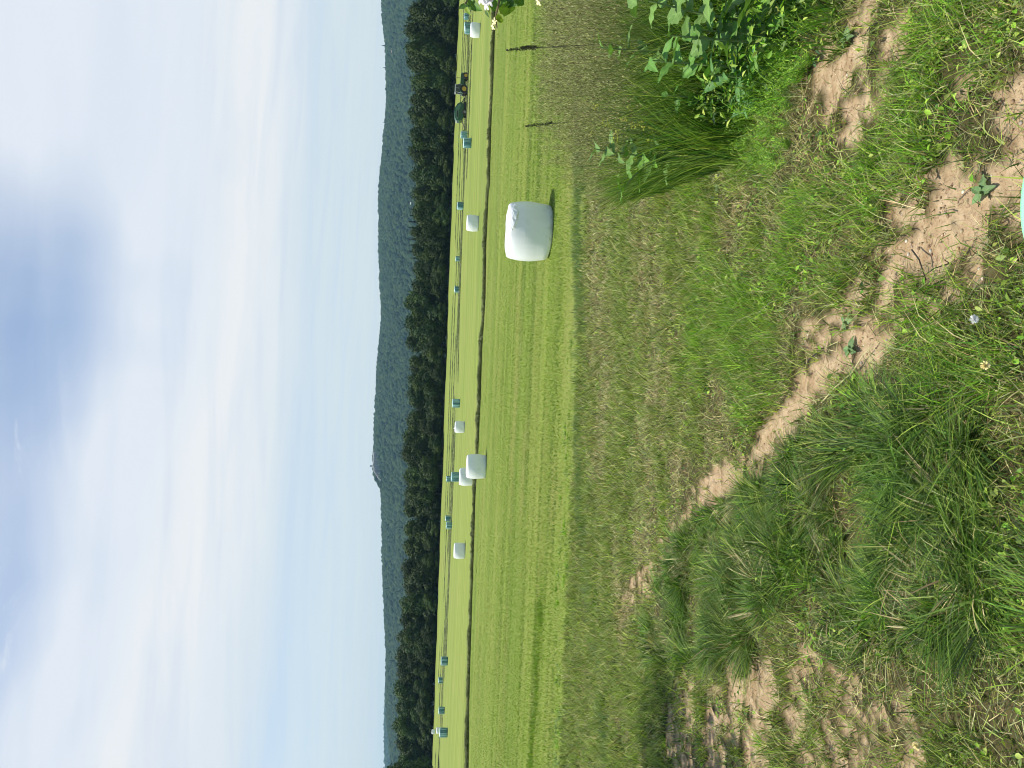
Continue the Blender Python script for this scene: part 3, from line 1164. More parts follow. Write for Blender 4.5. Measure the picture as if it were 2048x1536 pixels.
# --- small broad leaves: clover, plantain, chickweed
def leaflets(P, size, nrm, colr, aspect=0.62, cup=0.15):
    n = len(P)
    nrm = nrm / np.linalg.norm(nrm, axis=1)[:, None]
    ref = rng.normal(size=(n, 3))
    u = np.cross(nrm, ref)
    u /= np.linalg.norm(u, axis=1)[:, None]
    v = np.cross(nrm, u)
    s = size[:, None]
    a = P
    m1_ = P + u * s * 0.45 + v * s * aspect * 0.5 + nrm * s * cup
    m2_ = P + u * s * 0.45 - v * s * aspect * 0.5 + nrm * s * cup
    e1 = P + u * s * 0.78 + v * s * aspect * 0.34 + nrm * s * cup * .8
    e2 = P + u * s * 0.78 - v * s * aspect * 0.34 + nrm * s * cup * .8
    tp = P + u * s
    md = P + u * s * 0.5
    V = np.stack([a, m1_, e1, tp, e2, m2_, md], 1).reshape(-1, 3)
    tri = np.array([(0, 6, 1), (1, 6, 2), (2, 6, 3), (3, 6, 4), (4, 6, 5), (5, 6, 0)])
    Fc = (tri[None] + (np.arange(n) * 7)[:, None, None]).reshape(-1, 3)
    return V, Fc, np.repeat(colr, 7, 0)


A3 = Acc()
n = 60000
x, y = scatter(n, 1.7, 14.5, 1.25)
dm_ = dirt_mask(x, y)
ly = field_of(LUSH, x, y, 0.5)
cl = fbm(x * 3.5, y * 3.5, 311, 3)
keep = rng.random(n) < np.clip(0.12 + 0.5 * ly + 2.2 * (cl - 0.5), 0.02, 1) * (1 - 0.985 * dm_)
x, y, ly = x[keep], y[keep], ly[keep]
n = len(x)
z = terrain(x, y) + rng.uniform(0.008, 0.05, n)
nr = rng.normal(scale=0.5, size=(n, 3)) + np.array([0, 0, 1.0])
c = pal(LUSHG + GREEN, n, 0.25)
A3.add(*leaflets(np.stack([x, y, z], 1), rng.uniform(0.010, 0.030, n) * (1 + .04 * y), nr, c))
o = A3.build('clover', M['leaf'])
tag(o, 'small green clover and weed leaves mixed into the mown verge', 'ground cover', None, 'stuff')


# --- long lodged grass
def tuft_blades(acc, cx, cy, nb, L, spread, cols, lean=(0, 0), wid=0.006, nseg=5):
    q = ang(nb)
    r = spread * np.sqrt(rng.random(nb))
    x = cx + np.cos(q) * r
    y = cy + np.sin(q) * r
    z = terrain(x, y) - 0.01
    l = L * rng.uniform(0.5, 1.15, nb)
    out = rng.uniform(0.25, 1.0, nb) * l * 0.85
    lx = np.cos(q) * out + lean[0] * l
    ly_ = np.sin(q) * out + lean[1] * l
    hz = l * rng.uniform(0.35, 0.8, nb)
    acc.add(*ribbon(np.stack([x, y, z], 1), hz, wid * rng.uniform(.6, 1.5, nb), np.stack([lx, ly_], 1), q + math.pi / 2 + rng.normal(0, .5, nb), pal(cols, nb), nseg,
                    power=1.6, droop=0.45 * rng.random(nb)))


A4 = Acc()
pt = []
tp = np.array(TALLP)
x0_, x1_, y0_, y1_ = tp[:, 0].min(), tp[:, 0].max(), tp[:, 1].min(), tp[:, 1].max()
cx = rng.uniform(x0_, x1_, 9000)
cy = rng.uniform(y0_, y1_, 9000)
ok = inside(TALLP, cx, cy)
cx, cy = cx[ok], cy[ok]
prob = np.clip(1.6 / np.maximum(cy, 1.5), 0.15, 1) * sstep(fbm(cx * 2.0, cy * 2.0, 401, 3), 0.44, 0.53)
ok = rng.random(len(cx)) < prob
cx, cy = cx[ok], cy[ok]
if len(cx) > 1500:
    cx, cy = cx[:1500], cy[:1500]
for a, b in zip(cx, cy):
    L = rng.uniform(0.08, 0.25) * (0.6 + 0.8 * float(fbm(np.array([a * 1.3]), np.array([b * 1.3]), 421, 2)[0]))
    u = rng.random()
    shade_ = rng.uniform(.45, 1.0)
    cols = DARKG if u < 0.46 else (DARKG + GREEN if u < 0.72 else (LUSHG + DARKG if u < 0.88 else GREY + TAN))
    tuft_blades(A4, a, b, int(rng.integers(50, 120)), L, rng.uniform(.03, .08), [tuple(shade_ * v_ for v_ in c_) for c_ in cols], (rng.normal(0, .4) + 0.05, rng.normal(0, .4) + .05), wid=max(0.0068, 0.0016 * b))
o = A4.build('long_grass', M['blade'])
tag(o, 'long dark green lodged grass left of the dirt track in the foreground', 'grass', None, 'stuff')

# lush tufts on the right part of the verge
A5 = Acc()
cx, cy = scatter(2300, 1.8, 15, .8)
lm = field_of(LUSH, cx, cy, 0.5)
ok = (rng.random(len(cx)) < lm * 0.75 + 0.22) & (dirt_mask(cx, cy) < 0.3)
for a, b in zip(cx[ok], cy[ok]):
    tuft_blades(A5, a, b, int(rng.integers(22, 60)), rng.uniform(0.06, 0.15), rng.uniform(.03, .08), (LUSHG, LUSHG, GREEN, DARKG, GREEN + GREY, TAN + GREEN)[int(rng.integers(0, 6))], wid=max(0.0042, 0.0010 * b), nseg=4)
cx, cy = scatter(2600, 7.5, 17, .3)
for a, b in zip(cx, cy):
    if fbm(np.array([a * .8]), np.array([b * .8]), 951, 3)[0] > .47:
        tuft_blades(A5, a, b, int(rng.integers(10, 30)), rng.uniform(0.05, 0.15), rng.uniform(.04, .14), (GREEN, LUSHG, DARKG, GREY + GREEN, BLUEG)[int(rng.integers(0, 5))],
                    wid=.0011 * b, nseg=3)
o = A5.build('green_tufts', M['blade'])
tag(o, 'bright green grass tufts sprouting in the verge right of the dirt track', 'grass', None, 'stuff')

# bluish taller strip where the verge meets the hay field
A6 = Acc()
n = 44000
px_line = [(1158, -40), (1160, 380), (1165, 600), (1163, 800), (1165, 1000), (1180, 1200), (1215, 1400), (1230, 1560)]
lw = [G(*p) for p in px_line]
lwx = np.array([p[0] for p in lw])
lwy = np.array([p[1] for p in lw])
o_ = np.argsort(lwx)
lwx, lwy = lwx[o_], lwy[o_]
x = rng.uniform(-8.8, 8.8, n)
y = np.interp(x, lwx, lwy) + rng.normal(0, 0.34, n) + 1.5 * (fbm(x * .9, x * 0 + 3, 501, 3) - .5)
ok = rng.random(n) < np.clip(0.2 + 2.4 * (fbm(x * 1.7, y * 1.7, 511, 3) - .38), 0.05, 1)
x, y = x[ok], y[ok]
n = len(x)
hh = rng.uniform(0.04, 0.13, n) * (.5 + 1.3 * fbm(x * 1.3, y * 1.3, 521, 3))
q = ang(n)
ln = hh * rng.uniform(.2, 1.0, n)
A6.add(*ribbon(np.stack([x, y, terrain(x, y)], 1), hh, rng.uniform(0.008, 0.016, n), np.stack([np.cos(q) * ln, np.sin(q) * ln], 1), ang(n), pal(BLUEG + GREEN + BLUEG + GREY, n), 2))
o = A6.build('edge_grass', M['blade'])
tag(o, 'bluish green taller grass in a ragged strip where the verge meets the hay field', 'grass', None, 'stuff')

# hay field stubble
A7 = Acc()
n = 480000
x, y = scatter(n, 14.6, 62, 1.6, 0.6)
edge = np.interp(x, lwx, lwy)
ok = y > edge - .2 + 2.4 * sstep(fbm(x * .9, y * .9, 621, 4), .42, .75) * np.exp(-np.maximum(y - edge, 0) / 1.5) + rng.exponential(.5, n)
x, y = x[ok], y[ok]
n = len(x)
row = fbm(x * .04, y * .8 + 3, 601, 4)
row2 = fbm(x * .12, y * 2.6, 611, 3)
hh = rng.uniform(0.018, 0.055, n) * (1 - .45 * sstep(y, 18, 50)) * (0.4 + row2 * 1.2)
q = ang(n)
ln = hh * rng.uniform(.2, 1.1, n)
HAYG = [(0.215, 0.335, 0.036), (0.275, 0.390, 0.046), (0.165, 0.275, 0.030), (0.34, 0.42, 0.07)]
HAYY = [(0.40, 0.37, 0.13), (0.33, 0.32, 0.11)]
c = pal(HAYG, n, .22)
yl = rng.random(n) < np.clip(0.12 + 1.6 * (row - .48) + 1.8 * (fbm(x * .35, y * .5, 641, 3) - .52), 0.02, .6)
c[yl] = pal(HAYY, yl.sum(), .2)
dk = rng.random(n) < np.clip(0.12 + 2.6 * (row2 - .50), 0.03, .6)
c[dk] = pal([(0.09, 0.17, 0.025), (0.13, 0.22, 0.035)], dk.sum(), .2)
A7.add(*ribbon(np.stack([x, y, terrain(x, y) - .004], 1), hh, np.maximum(0.007, 0.0008 * y) * rng.uniform(.6, 1.4, n), np.stack([np.cos(q) * ln, np.sin(q) * ln], 1), ang(n), c, 1))
o = A7.build('hay_stubble', M['blade'])
tag(o, 'bright yellow-green cut hay stubble covering the near part of the field', 'grass', None, 'stuff')

# missed dark strip of grass in the field, lower left
A8 = Acc()
n = 9000
x = rng.uniform(-12, -4.4, n)
yc = 19.7 + 1.6 * (fbm(x * .45, x * 0 + 2, 707, 3) - .5) - 0.12 * (x + 8)
y = yc + rng.normal(0, 0.34, n)
amp = sstep(x, -4.4, -6.0)
ok = rng.random(n) < np.clip(2.6 * (fbm(x * 1.1, y * 1.6, 701, 3) - .30), .05, 1) * (0.2 + .8 * (x < -5.5))
x, y = x[ok], y[ok]
n = len(x)
hh = rng.uniform(0.04, 0.11, n)
q = ang(n)
ln = hh * rng.uniform(.3, 1.1, n)
A8.add(*ribbon(np.stack([x, y, terrain(x, y)], 1), hh, rng.uniform(0.010, 0.02, n), np.stack([np.cos(q) * ln, np.sin(q) * ln], 1), ang(n), pal(HAYG + DARKG + HAYG + [(0.13, .24, .03)], n), 2))
o = A8.build('missed_grass', M['blade'])
tag(o, 'dark strip of longer grass the mower missed, near the left side of the field', 'grass', None, 'stuff')


# ------------------------------------------------------------------ windrows
WR = [(0.12, 0.16, 0.05), (0.17, 0.20, 0.08), (0.25, 0.27, 0.13), (0.07, 0.10, 0.035), (0.34, 0.34, 0.19)]


def windrow(x0, x1, yf, width, height, per_m, bl, label, group=None, gaps=0.0, seed=0):
    acc = Acc()
    # heaped core
    nxs = max(8, int((x1 - x0) / max(0.12, width * .12)))
    xs__ = np.linspace(x0, x1, nxs)
    yc_ = yf(xs__)
    m_ = 9
    q = np.linspace(0, math.pi, m_)
    wv_ = width * (0.5 + 0.55 * fbm(xs__ * .8, xs__ * 0, 801 + seed, 3)) * 0.5
    hv = height * (0.15 + 0.9 * fbm(xs__ * 1.1, xs__ * 0 + 9, 811 + seed, 3) + .35 * vnoise(xs__ * 4.3, xs__ * 0 + 2, 815 + seed))
    if gaps:
        hv = hv * sstep(fbm(xs__ * .06, xs__ * 0 + 4, 821 + seed, 2), gaps - .08, gaps + .08)
    off = 0.35 * width * (fbm(xs__ * .35, xs__ * 0 + 5, 831 + seed, 3) - .5) * 2
    V = np.zeros((nxs, m_, 3))
    V[:, :, 0] = xs__[:, None]
    V[:, :, 1] = (yc_ + off)[:, None] + np.cos(q)[None] * wv_[:, None]
    zc = terrain(xs__, yc_)
    V[:, :, 2] = zc[:, None] - .03 + np.sin(q)[None] * hv[:, None]
    V += rng.normal(0, height * .16, V.shape)
    id__ = np.arange(nxs * m_).reshape(nxs, m_)
    a, b, c_, d = id__[:-1, :-1], id__[1:, :-1], id__[1:, 1:], id__[:-1, 1:]
    Fc = np.concatenate([np.stack([a, b, c_], -1).reshape(-1, 3), np.stack([a, c_, d], -1).reshape(-1, 3)])
    acc.add(V.reshape(-1, 3), Fc, pal(WR[:2] + WR[3:4], nxs * m_, .3))
    n_ = int(per_m * (x1 - x0))
    if n_:
        i_ = rng.random(n_) * (nxs - 1.001)
        i0 = i_.astype(int)
        px__ = xs__[i0] + (i_ - i0) * (xs__[1] - xs__[0])
        qq = rng.uniform(0.0, math.pi, n_)
        py__ = yc_[i0] + off[i0] + np.cos(qq) * wv_[i0] * rng.uniform(.9, 1.25, n_)
        pz__ = terrain(px__, py__) + np.sin(qq) * hv[i0] * rng.uniform(.5, 1.1, n_) + .01
        keep_ = hv[i0] > height * .12
        px__, py__, pz__ = px__[keep_], py__[keep_], pz__[keep_]
        n_ = len(px__)
        a_ = ang(n_)
        ll = bl * rng.uniform(.5, 1.4, n_)
        acc.add(*ribbon(np.stack([px__, py__, pz__], 1), rng.uniform(-.3, .55, n_) * ll, bl * .14 * rng.uniform(.6, 1.5, n_),
                        np.stack([np.cos(a_) * ll, np.sin(a_) * ll], 1), a_ + 1.57 + rng.normal(0, .5, n_), pal(WR, n_, .35), 2))
    o = acc.build('windrow', M['blade'])
    tag(o, label, 'windrow', group)
    return o


def wline(pts):
    w_ = [G(*p) for p in pts]
    a_ = np.array([p[0] for p in w_])
    b_ = np.array([p[1] for p in w_])
    o_ = np.argsort(a_)
    return lambda x, a_=a_[o_], b_=b_[o_]: np.interp(x, a_, b_)


y_at = lambda x: 60.5 + 0.03 * x
windrow(14.6, 44, wline([(993, -80), (990, 40), (986, 160), (982, 260), (979, 380), (978, 395)]), 1.0, 0.26, 1300, .20,
        'raked hay row crossing the field on the right, tapering off near the nearest bale')
windrow(-40, 15.3, wline([(976, 402), (972, 500), (970, 600), (964, 700), (961, 800), (956, 900), (950, 1000), (947, 1100), (944, 1200), (941, 1300), (938, 1400), (936, 1600)]),
        1.1, 0.28, 1300, .20, 'long thick raked hay row running from behind the nearest bale to the left edge', seed=5)
far_rows = [(128, 34, 95), (150, -15, 100), (166, -60, 110), (180, -80, 120), (195, -110, 125), (208, -120, 130), (222, -125, 135), (236, -130, 145)]
for i, (yy_, a, b) in enumerate(far_rows):
    windrow(a, b, (lambda x, yy_=yy_: yy_ + 0.05 * x + 1.5 * np.sin(x * .03 + yy_)), 1.0, 0.22, 60, .35, 'thin dark raked hay row far across the field near the tree belt',
            'far hay rows near the trees', gaps=0.36, seed=20 + i)

# ------------------------------------------------------------------ wrapped bales
wm, h = mat('white_film')
oc = h.node('ShaderNodeTexCoord').outputs['Object']
vert = h.noise(h.mapping(oc, scale=(5, 5, .7)), 1.0, 4, 0.55)
mid = h.noise(oc, 2.2, 3, 0.5)
wc = h.mix(vert, (0.82, 0.85, 0.84), (0.93, 0.94, 0.94))
wc = h.mix(h.ss(mid, .60, .80), wc, (0.76, 0.80, 0.77))
zsp = h.node('ShaderNodeSeparateXYZ')
h.put(zsp.inputs[0], oc)
splash = h.m('MULTIPLY', h.ss(h.noise(oc, 9.0, 4, 0.7), .48, .66), h.m('SUBTRACT', 1.0, h.ss(zsp.outputs[2], .04, .26)))
wc = h.mix(h.m('MULTIPLY', splash, .6), wc, (.42, .44, .30))
ring = h.noise(h.mapping(oc, scale=(.4, .4, 16)), 1.0, 2, 0.5)
wob_ = h.m('ADD', h.m('MULTIPLY', vert, .6), h.m('MULTIPLY', ring, .3))
finish(h, principled(h, wc, 0.34, 0, 0.45, bump(h, wob_, 0.45, 0.03)))
M['white_film'] = wm

gm2, h = mat('teal_film')
oc = h.node('ShaderNodeTexCoord').outputs['Object']
oi = h.node('ShaderNodeObjectInfo').outputs['Random']
off_ = h.comb(h.m('MULTIPLY', oi, 37.0), h.m('MULTIPLY', oi, 11.0), 0.0)
va = h.node('ShaderNodeVectorMath', operation='ADD')
h.put(va.inputs[0], oc)
h.put(va.inputs[1], off_)
st = h.noise(h.mapping(va.outputs[0], scale=(3.2, 3.2, .12)), 1.0, 3, 0.65)
tcx = h.mix(h.ss(st, .45, .60), (0.055, 0.17, 0.185), (0.34, 0.56, 0.54))
sp_ = h.node('ShaderNodeSeparateXYZ')
h.put(sp_.inputs[0], oc)
# paler colour on the flat end paints in the sky reflecting off the film
tcx = h.mix(h.ss(sp_.outputs[2], 1.08, 1.16), tcx, (0.50, 0.72, 0.68))
finish(h, principled(h, tcx, 0.28, 0, 0.5, bump(h, st, 0.3, 0.03)))
M['teal_film'] = gm2


def bale_mesh(seed, n=64, dent=0.02, bulge=0.05, R=0.775, H=1.2):
    r_ = np.random.default_rng(seed)
    prof = [(0.0, 0.0), (0.35, 0.0), (0.80, 0.0), (0.90, 0.012), (0.955, 0.05), (0.985, 0.12), (1.0, .25), (1.0 + bulge, .45), (1.0 + bulge, .6), (1.0 + bulge * .6, .75),
            (.99, .87), (.965, .93), (.92, .972), (.84, .992), (.70, 1.0), (.45, 1.006), (.2, 1.01), (0.0, 1.012)]
    vs = []
    for i, (r, zf) in enumerate(prof):
        for k in range(n):
            q = 2 * math.pi * k / n
            ph = 1 + dent * (math.sin(3 * q + seed) * .5 + math.sin(7 * q + 2 * seed + zf * 3) * .3 + math.sin(13 * q + zf * 5 + seed) * .15)
            rr = R * r * ph
            vs.append((rr * math.cos(q), rr * math.sin(q), H * zf + (0.010 * math.sin(5 * q + seed) * (zf > .9) * r + r_.normal(0, .002))))
    fs_ = []
    for i in range(len(prof) - 1):
        for k in range(n):
            k2 = (k + 1) % n
            fs_.append((i * n + k, i * n + k2, (i + 1) * n + k2, (i + 1) * n + k))
    return np.array(vs), np.array(fs_)


BALES = [  # left col, right col, top row, bottom row, kind, label
    (927.5, 938, 24, 37, 't', 'teal bale half hidden behind the drooping green leaves at the right edge'),
    (926.5, 941, 42, 59, 't', 'pale teal bale at the very back of the group of three by the white bale'),
    (929.5, 944, 49, 65, 't', 'dark teal bale squeezed directly behind the white bale at the right end'),
    (940.8, 960.7, 41.6, 70, 'w', 'white bale standing in front of two teal ones at the right end of the field'),
    (924.6, 938, 261, 275, 't', 'teal bale nearer the hay machine, rear one of a touching pair'),
    (926.5, 943, 273, 294, 't', 'larger teal bale in front of its twin, left of the green hay machine'),
    (912.9, 926, 402.5, 418.5, 't', 'single teal bale seen above and right of the nearest white bale'),
    (933.4, 957.8, 428, 460.5, 'w', 'mid-sized white bale standing straight behind the nearest bale'),
    (911.9, 920.7, 512, 522, 't', 'smallest lone teal bale, just left of the nearest white bale in the distance'),
    (908.4, 918.7, 572, 585, 't', 'small lone teal bale, second to the left beyond the nearest white bale'),
    (1015, 1106, 398, 514, 'w', 'large nearest white wrapped bale with a creased loose flap near its top'),
    (903, 920, 798, 816, 't', 'lone teal striped bale right of the small square-looking white bale'),
    (910, 930, 843, 867, 'w', 'small white bale with a knotted film tip, left of a lone teal bale'),
    (892.3, 902, 952.5, 964.6, 't', 'tiny farthest teal bale topping the line of four bales'),
    (902, 919.5, 945, 965, 't', 'teal striped bale right behind the two overlapping white bales'),
    (918.7, 947, 938, 974, 'w', 'white bale partly hidden by the second largest white bale'),
    (933.8, 973.4, 912, 961, 'w', 'second largest white bale, standing on the raked hay row'),
    (890.8, 901.7, 1032, 1044, 't', 'right-hand bale of the far touching teal pair'),
    (892, 904, 1045, 1059, 't', 'left-hand and nearer bale of the far touching teal pair'),
    (907.6, 930.4, 1089, 1120.5, 'w', 'lone white bale left of the far teal pair'),
    (881.6, 895.7, 1316, 1333.7, 't', 'dark teal bale with one pale stripe, first of the three lone ones on the left'),
    (876.7, 886.9, 1356.7, 1368.8, 't', 'smallest teal bale of the three lone ones on the left'),
    (877.3, 889.4, 1416.7, 1431, 't', 'leftmost of the three lone teal bales, beside the bale group at the left end'),
    (863.4, 870.9, 1460.6, 1469.8, 'w', 'tiny white bale close to the tree belt at the left end'),
    (872.8, 881.5, 1457.3, 1469.4, 'w', 'small white bale directly behind the dark teal bale at the left end'),
    (879, 895.3, 1459.6, 1478.6, 't', 'dark teal bale hiding a small white one at the left end of the field')]
for i, (t0, b0, p0, p1, k, lab) in enumerate(BALES):
    w_ = p1 - p0
    h_ = b0 - t0
    D_ = 0.35 * F * 1.2 / h_ + 0.65 * F * 1.58 / w_
    if lab.startswith('dark teal bale squeezed'):
        D_ = 137
    # settle so that its foot meets the ground near the seen row
    best = None
    for s_ in np.linspace(.88, 1.12, 25):
        p = at(b0, (p0 + p1) / 2, D_ * s_ - .7)
        e = abs(p.z - tz(p.x, p.y + .7)) * F / D_ + abs(s_ - 1) * 14
        if best is None or e < best[0]:
            best = (e, D_ * s_, p.x)
    _, D_, px__ = best
    sw = w_ * D_ / F / 1.60
    sh = h_ * D_ / F / 1.2
    sw = min(1.12, max(.88, sw))
    sh = min(1.1, max(.88, sh))
    V, Fc = bale_mesh(i, dent=.02 if k == 'w' else .012, bulge=.045 if k == 'w' else .015)
    me_mat = M['white_film'] if k == 'w' else M['teal_film']
    zb = tz(px__, D_)
    if w_ > 60:
        # big one: creased film, a flat spot and a loose flap
        V[:, 0] *= 1.0
        root = empty('wrapped_bale', (px__, D_, zb - .015), 0.0)
        root.scale = (sw, sw, sh * .97)
        V2 = V.copy()
        low_ = (V[:, 0] < -.35) & (V[:, 2] < .2)
        V2[low_, 2] += .05 * ((-.35 - V[low_, 0]) / .4)
        body_ = mesh_np('film_wrap', V2, Fc, me_mat, parent=root, smooth=True)
        # flap: a crumpled strip lying on the right front shoulder
        fv_ = []
        nu, nv = 22, 7
        for a in range(nu):
            for b in range(nv):
                u = a / (nu - 1)
                v = b / (nv - 1)
                q = math.radians(-100 + 62 * u)
                z_ = 1.135 - .03 * u - .15 * v * (0.35 + .65 * math.sin(u * 3.0) ** 2) + .02 * math.sin(u * 19)
                rr = .775 * np.interp(z_ / 1.2, [0, .75, .87, .93, .972, .992], [1.03, 1.03, .995, .97, .93, .86]) + .016 + .014 * math.sin(u * 23 + v * 5) * v + .01 * v
                fv_.append((rr * math.cos(q), rr * math.sin(q), z_))
        ff_ = [(a * nv + b, a * nv + b + 1, (a + 1) * nv + b + 1, (a + 1) * nv + b) for a in range(nu - 1) for b in range(nv - 1)]
        fo = mesh_np('film_flap', np.array(fv_), np.array(ff_), me_mat, parent=root, smooth=True)
        sd = fo.modifiers.new('solid', 'SOLIDIFY')
        sd.thickness = .004
        tag(root, lab, 'bale')
    else:
        root = mesh_np('wrapped_bale', V, Fc, me_mat, smooth=True)
        root.location = (px__, D_, zb - .015)
        root.rotation_euler = (0, 0, rng.uniform(0, 6.28))
        root.scale = (sw, sw, sh)
        tag(root, lab, 'bale', 'wrapped bales scattered over the hay field')
        if 'knotted' in lab:
            kb = MB()
            kb.tube([(-.2, -.3, 1.19), (-.2, -.3, 1.26), (-.16, -.32, 1.34)], [.16, .06, .03], 8)
            kb.build('film_knot', me_mat, root, smooth=True)

# ------------------------------------------------------------------ tractor and baler
M['green_paint'] = simple('green_paint', (0.015, 0.085, 0.035), 0.3, nscale=2, var=.15)
M['yellow_paint'] = simple('yellow_paint', (0.62, 0.40, 0.04), 0.45, nscale=4, var=.15)
M['rubber'] = simple('rubber', (0.03, 0.028, 0.028), 0.85, nscale=6, var=.3)
M['black_metal'] = simple('black_metal', (0.02, 0.02, 0.022), 0.5, nscale=6, var=.3)
M['grey_paint'] = simple('pale_roof', (0.55, 0.58, 0.55), 0.5, nscale=3, var=.1)
gl, h = mat('cab_glass')
finish(h, principled(h, (0.03, 0.045, 0.045), 0.06, 0, .5))
M['glass'] = gl


def wheel(parent, x, y, r, wd, rim):
    t_ = MB()
    t_.lathe_x([(-wd / 2, r * .55), (-wd / 2, r * .92), (-wd * .38, r), (wd * .38, r), (wd / 2, r * .92), (wd / 2, r * .55), (-wd / 2, r * .55)], 0, 0, 0, 30)
    for k in range(22):
        q = 2 * math.pi * k / 22
        for s_ in (-1, 1):
            c0, c1 = math.cos(q + s_ * .05), math.sin(q + s_ * .05)
            t_.tube([(s_ * wd * .48, c0 * r * .97, c1 * r * .97), (0, math.cos(q + .14) * r * 1.0, math.sin(q + .14) * r * 1.0)], .028 * r / .75, 4)
    w_ = t_.build('wheel', M['rubber'], parent, loc=(x, y, r))
    m_ = MB()
    m_.lathe_x([(-wd * .46, r * .56), (-wd * .30, r * .50), (-wd * .22, r * .2), (-wd * .34, r * .17), (-wd * .34, 0.001)], 0, 0, 0, 24)
    m_.lathe_x([(wd * .46, r * .56), (wd * .30, r * .50), (wd * .22, r * .2), (wd * .34, r * .17), (wd * .34, 0.001)], 0, 0, 0, 24)
    m_.build('rim', rim, w_, smooth=True)
    return w_


# local frame: +y forward of the machine; both face right in the field
bt = at(930.5, 181, 158)
tx, ty = bt.x, 158.0
tr = empty('tractor', (tx, ty, tz(tx, ty)), -math.pi / 2 - 0.10)
tr.scale = (1.05, 1.05, 1.0)
tag(tr, 'dark green farm tractor with yellow rims towing a hay machine along the tree belt', 'tractor')
for s_ in (-1, 1):
    wheel(tr, s_ * .95, 0, .80, .48, M['yellow_paint'])
    wheel(tr, s_ * .90, 2.55, .58, .36, M['yellow_paint'])
m_ = MB()
m_.prism([(.55, .75), (3.15, .80), (3.22, 1.05), (3.15, 1.50), (2.8, 1.60), (.55, 1.68)], -.42, .42)
m_.build('hood', M['green_paint'], tr, bevel=.08)
m_ = MB()
m_.prism([(-.6, .55), (3.0, .55), (3.0, .78), (-.6, .85)], -.3, .3)
m_.box(-.85, .85, -.08, .08, .72, .88)
m_.box(-.8, .8, 2.48, 2.62, .52, .64)
m_.build('chassis', M['black_metal'], tr)
m_ = MB()
m_.prism([(3.16, .85), (3.24, .85), (3.22, 1.45), (3.17, 1.45)], -.34, .34)
m_.build('grille', M['black_metal'], tr)
m_ = MB()
m_.prism([(-.55, 1.15), (.85, 1.15), (.95, 1.7), (.80, 2.50), (-.50, 2.50), (-.62, 1.7)], -.66, .66)
cab_ = m_.build('cab', M['glass'], tr)
m_ = MB()
for s_ in (-1, 1):
    m_.tube([(s_ * .68, -.55, 1.1), (s_ * .68, -.64, 1.7), (s_ * .68, -.52, 2.52)], .045, 6)
    m_.tube([(s_ * .68, .87, 1.1), (s_ * .68, .97, 1.7), (s_ * .68, .82, 2.52)], .04, 6)
    m_.tube([(s_ * .69, .2, 1.1), (s_ * .69, .2, 2.52)], .03, 6)
m_.build('cab_frame', M['grey_paint'], cab_)
m_ = MB()
m_.prism([(-.70, 2.50), (.95, 2.50), (.92, 2.64), (.8, 2.70), (-.6, 2.70), (-.70, 2.64)], -.78, .78)
m_.build('roof', M['grey_paint'], tr, bevel=.03)
for s_ in (-1, 1):
    m_ = MB()
    pr = []
    for k in range(9):
        q = math.radians(20 + 17.5 * k)
        pr.append((math.cos(q) * .90, .80 + math.sin(q) * .90))
    pr2 = [(a * .93, .80 + (b - .80) * .93) for a, b in pr[::-1]]
    m_.prism(pr + pr2, s_ * .95 - .27, s_ * .95 + .27)
    m_.build('fender', M['green_paint'], tr)
m_ = MB()
m_.tube([(.30, 2.2, 1.5), (.30, 2.2, 2.35), (.30, 2.12, 2.45)], .05, 8)
m_.build('exhaust', M['black_metal'], tr)
m_ = MB()
for s_ in (-1, 1):
    m_.box(s_ * .28 - .09, s_ * .28 + .09, 3.235, 3.26, 1.2, 1.34)
m_.build('headlight', M['grey_paint'], tr)
m_ = MB()
for s_ in (-1, 1):
    m_.tube([(s_ * .35, -.4, .7), (s_ * .35, -1.25, .5)], .04, 6)
m_.tube([(0, -.4, 1.1), (0, -1.2, .85)], .035, 6)
m_.build('hitch', M['black_metal'], tr)

# hay machine (round baler) behind the tractor
bl_ = at(929, 224, 160)
be = empty('round_baler', (bl_.x, 160.0, tz(bl_.x, 160)), -math.pi / 2 - 0.06)
tag(be, 'dark green round baler with rounded rear hitched behind the tractor', 'baler')
m_ = MB()
m_.prism([(1.35, .80), (1.75, 1.35), (1.30, 2.05), (.55, 2.50), (-.4, 2.60), (-1.35, 2.52), (-1.95, 2.25), (-2.1, 1.6), (-1.95, 1.0), (-1.2, .65), (.2, .60)], -1.1, 1.1)
bb = m_.build('body', M['green_paint'], be, bevel=.10)
for s_ in (-1, 1):
    m_ = MB()
    x0, x1 = sorted((s_ * 1.102, s_ * 1.17))
    m_.prism([(.95, 1.25), (1.35, 1.5), (1.0, 1.95), (.45, 2.25), (-.4, 2.36), (-1.3, 2.30), (-1.72, 2.08), (-1.80, 1.75), (-.2, 1.72), (.6, 1.45)], x0, x1)
    m_.build('side_panel', simple('side_panel_paint', (0.09, 0.20, 0.13), .35, nscale=2, var=.2), be, bevel=.04)
    m_ = MB()
    x0, x1 = sorted((s_ * 1.173, s_ * 1.19))
    m_.prism([(-.1, 1.85), (-.1, 2.12), (-1.45, 2.12), (-1.45, 1.85)], x0, x1)
    m_.build('vent', M['black_metal'], be)
    wheel(be, s_ * 1.28, -.35, .50, .34, simple('wheel_rim', (0.30, .28, .26), .6))
m_ = MB()
m_.tube([(0, 1.3, .8), (0, 2.5, .62), (0, 3.6, .55)], [.12, .09, .07], 8)
m_.tube([(.6, 1.2, 1.5), (.15, 2.8, .68)], .05, 6)
m_.tube([(-.6, 1.2, 1.5), (-.15, 2.8, .68)], .05, 6)
m_.tube([(0, 1.7, 1.35), (0, 2.5, 1.5), (0, 3.1, 1.1)], .03, 6)
m_.build('tongue', M['black_metal'], be)
m_ = MB()
m_.prism([(1.9, .25), (1.4, .18), (.6, .2), (.3, .6), (1.2, .85), (1.7, .7)], -1.0, 1.0)
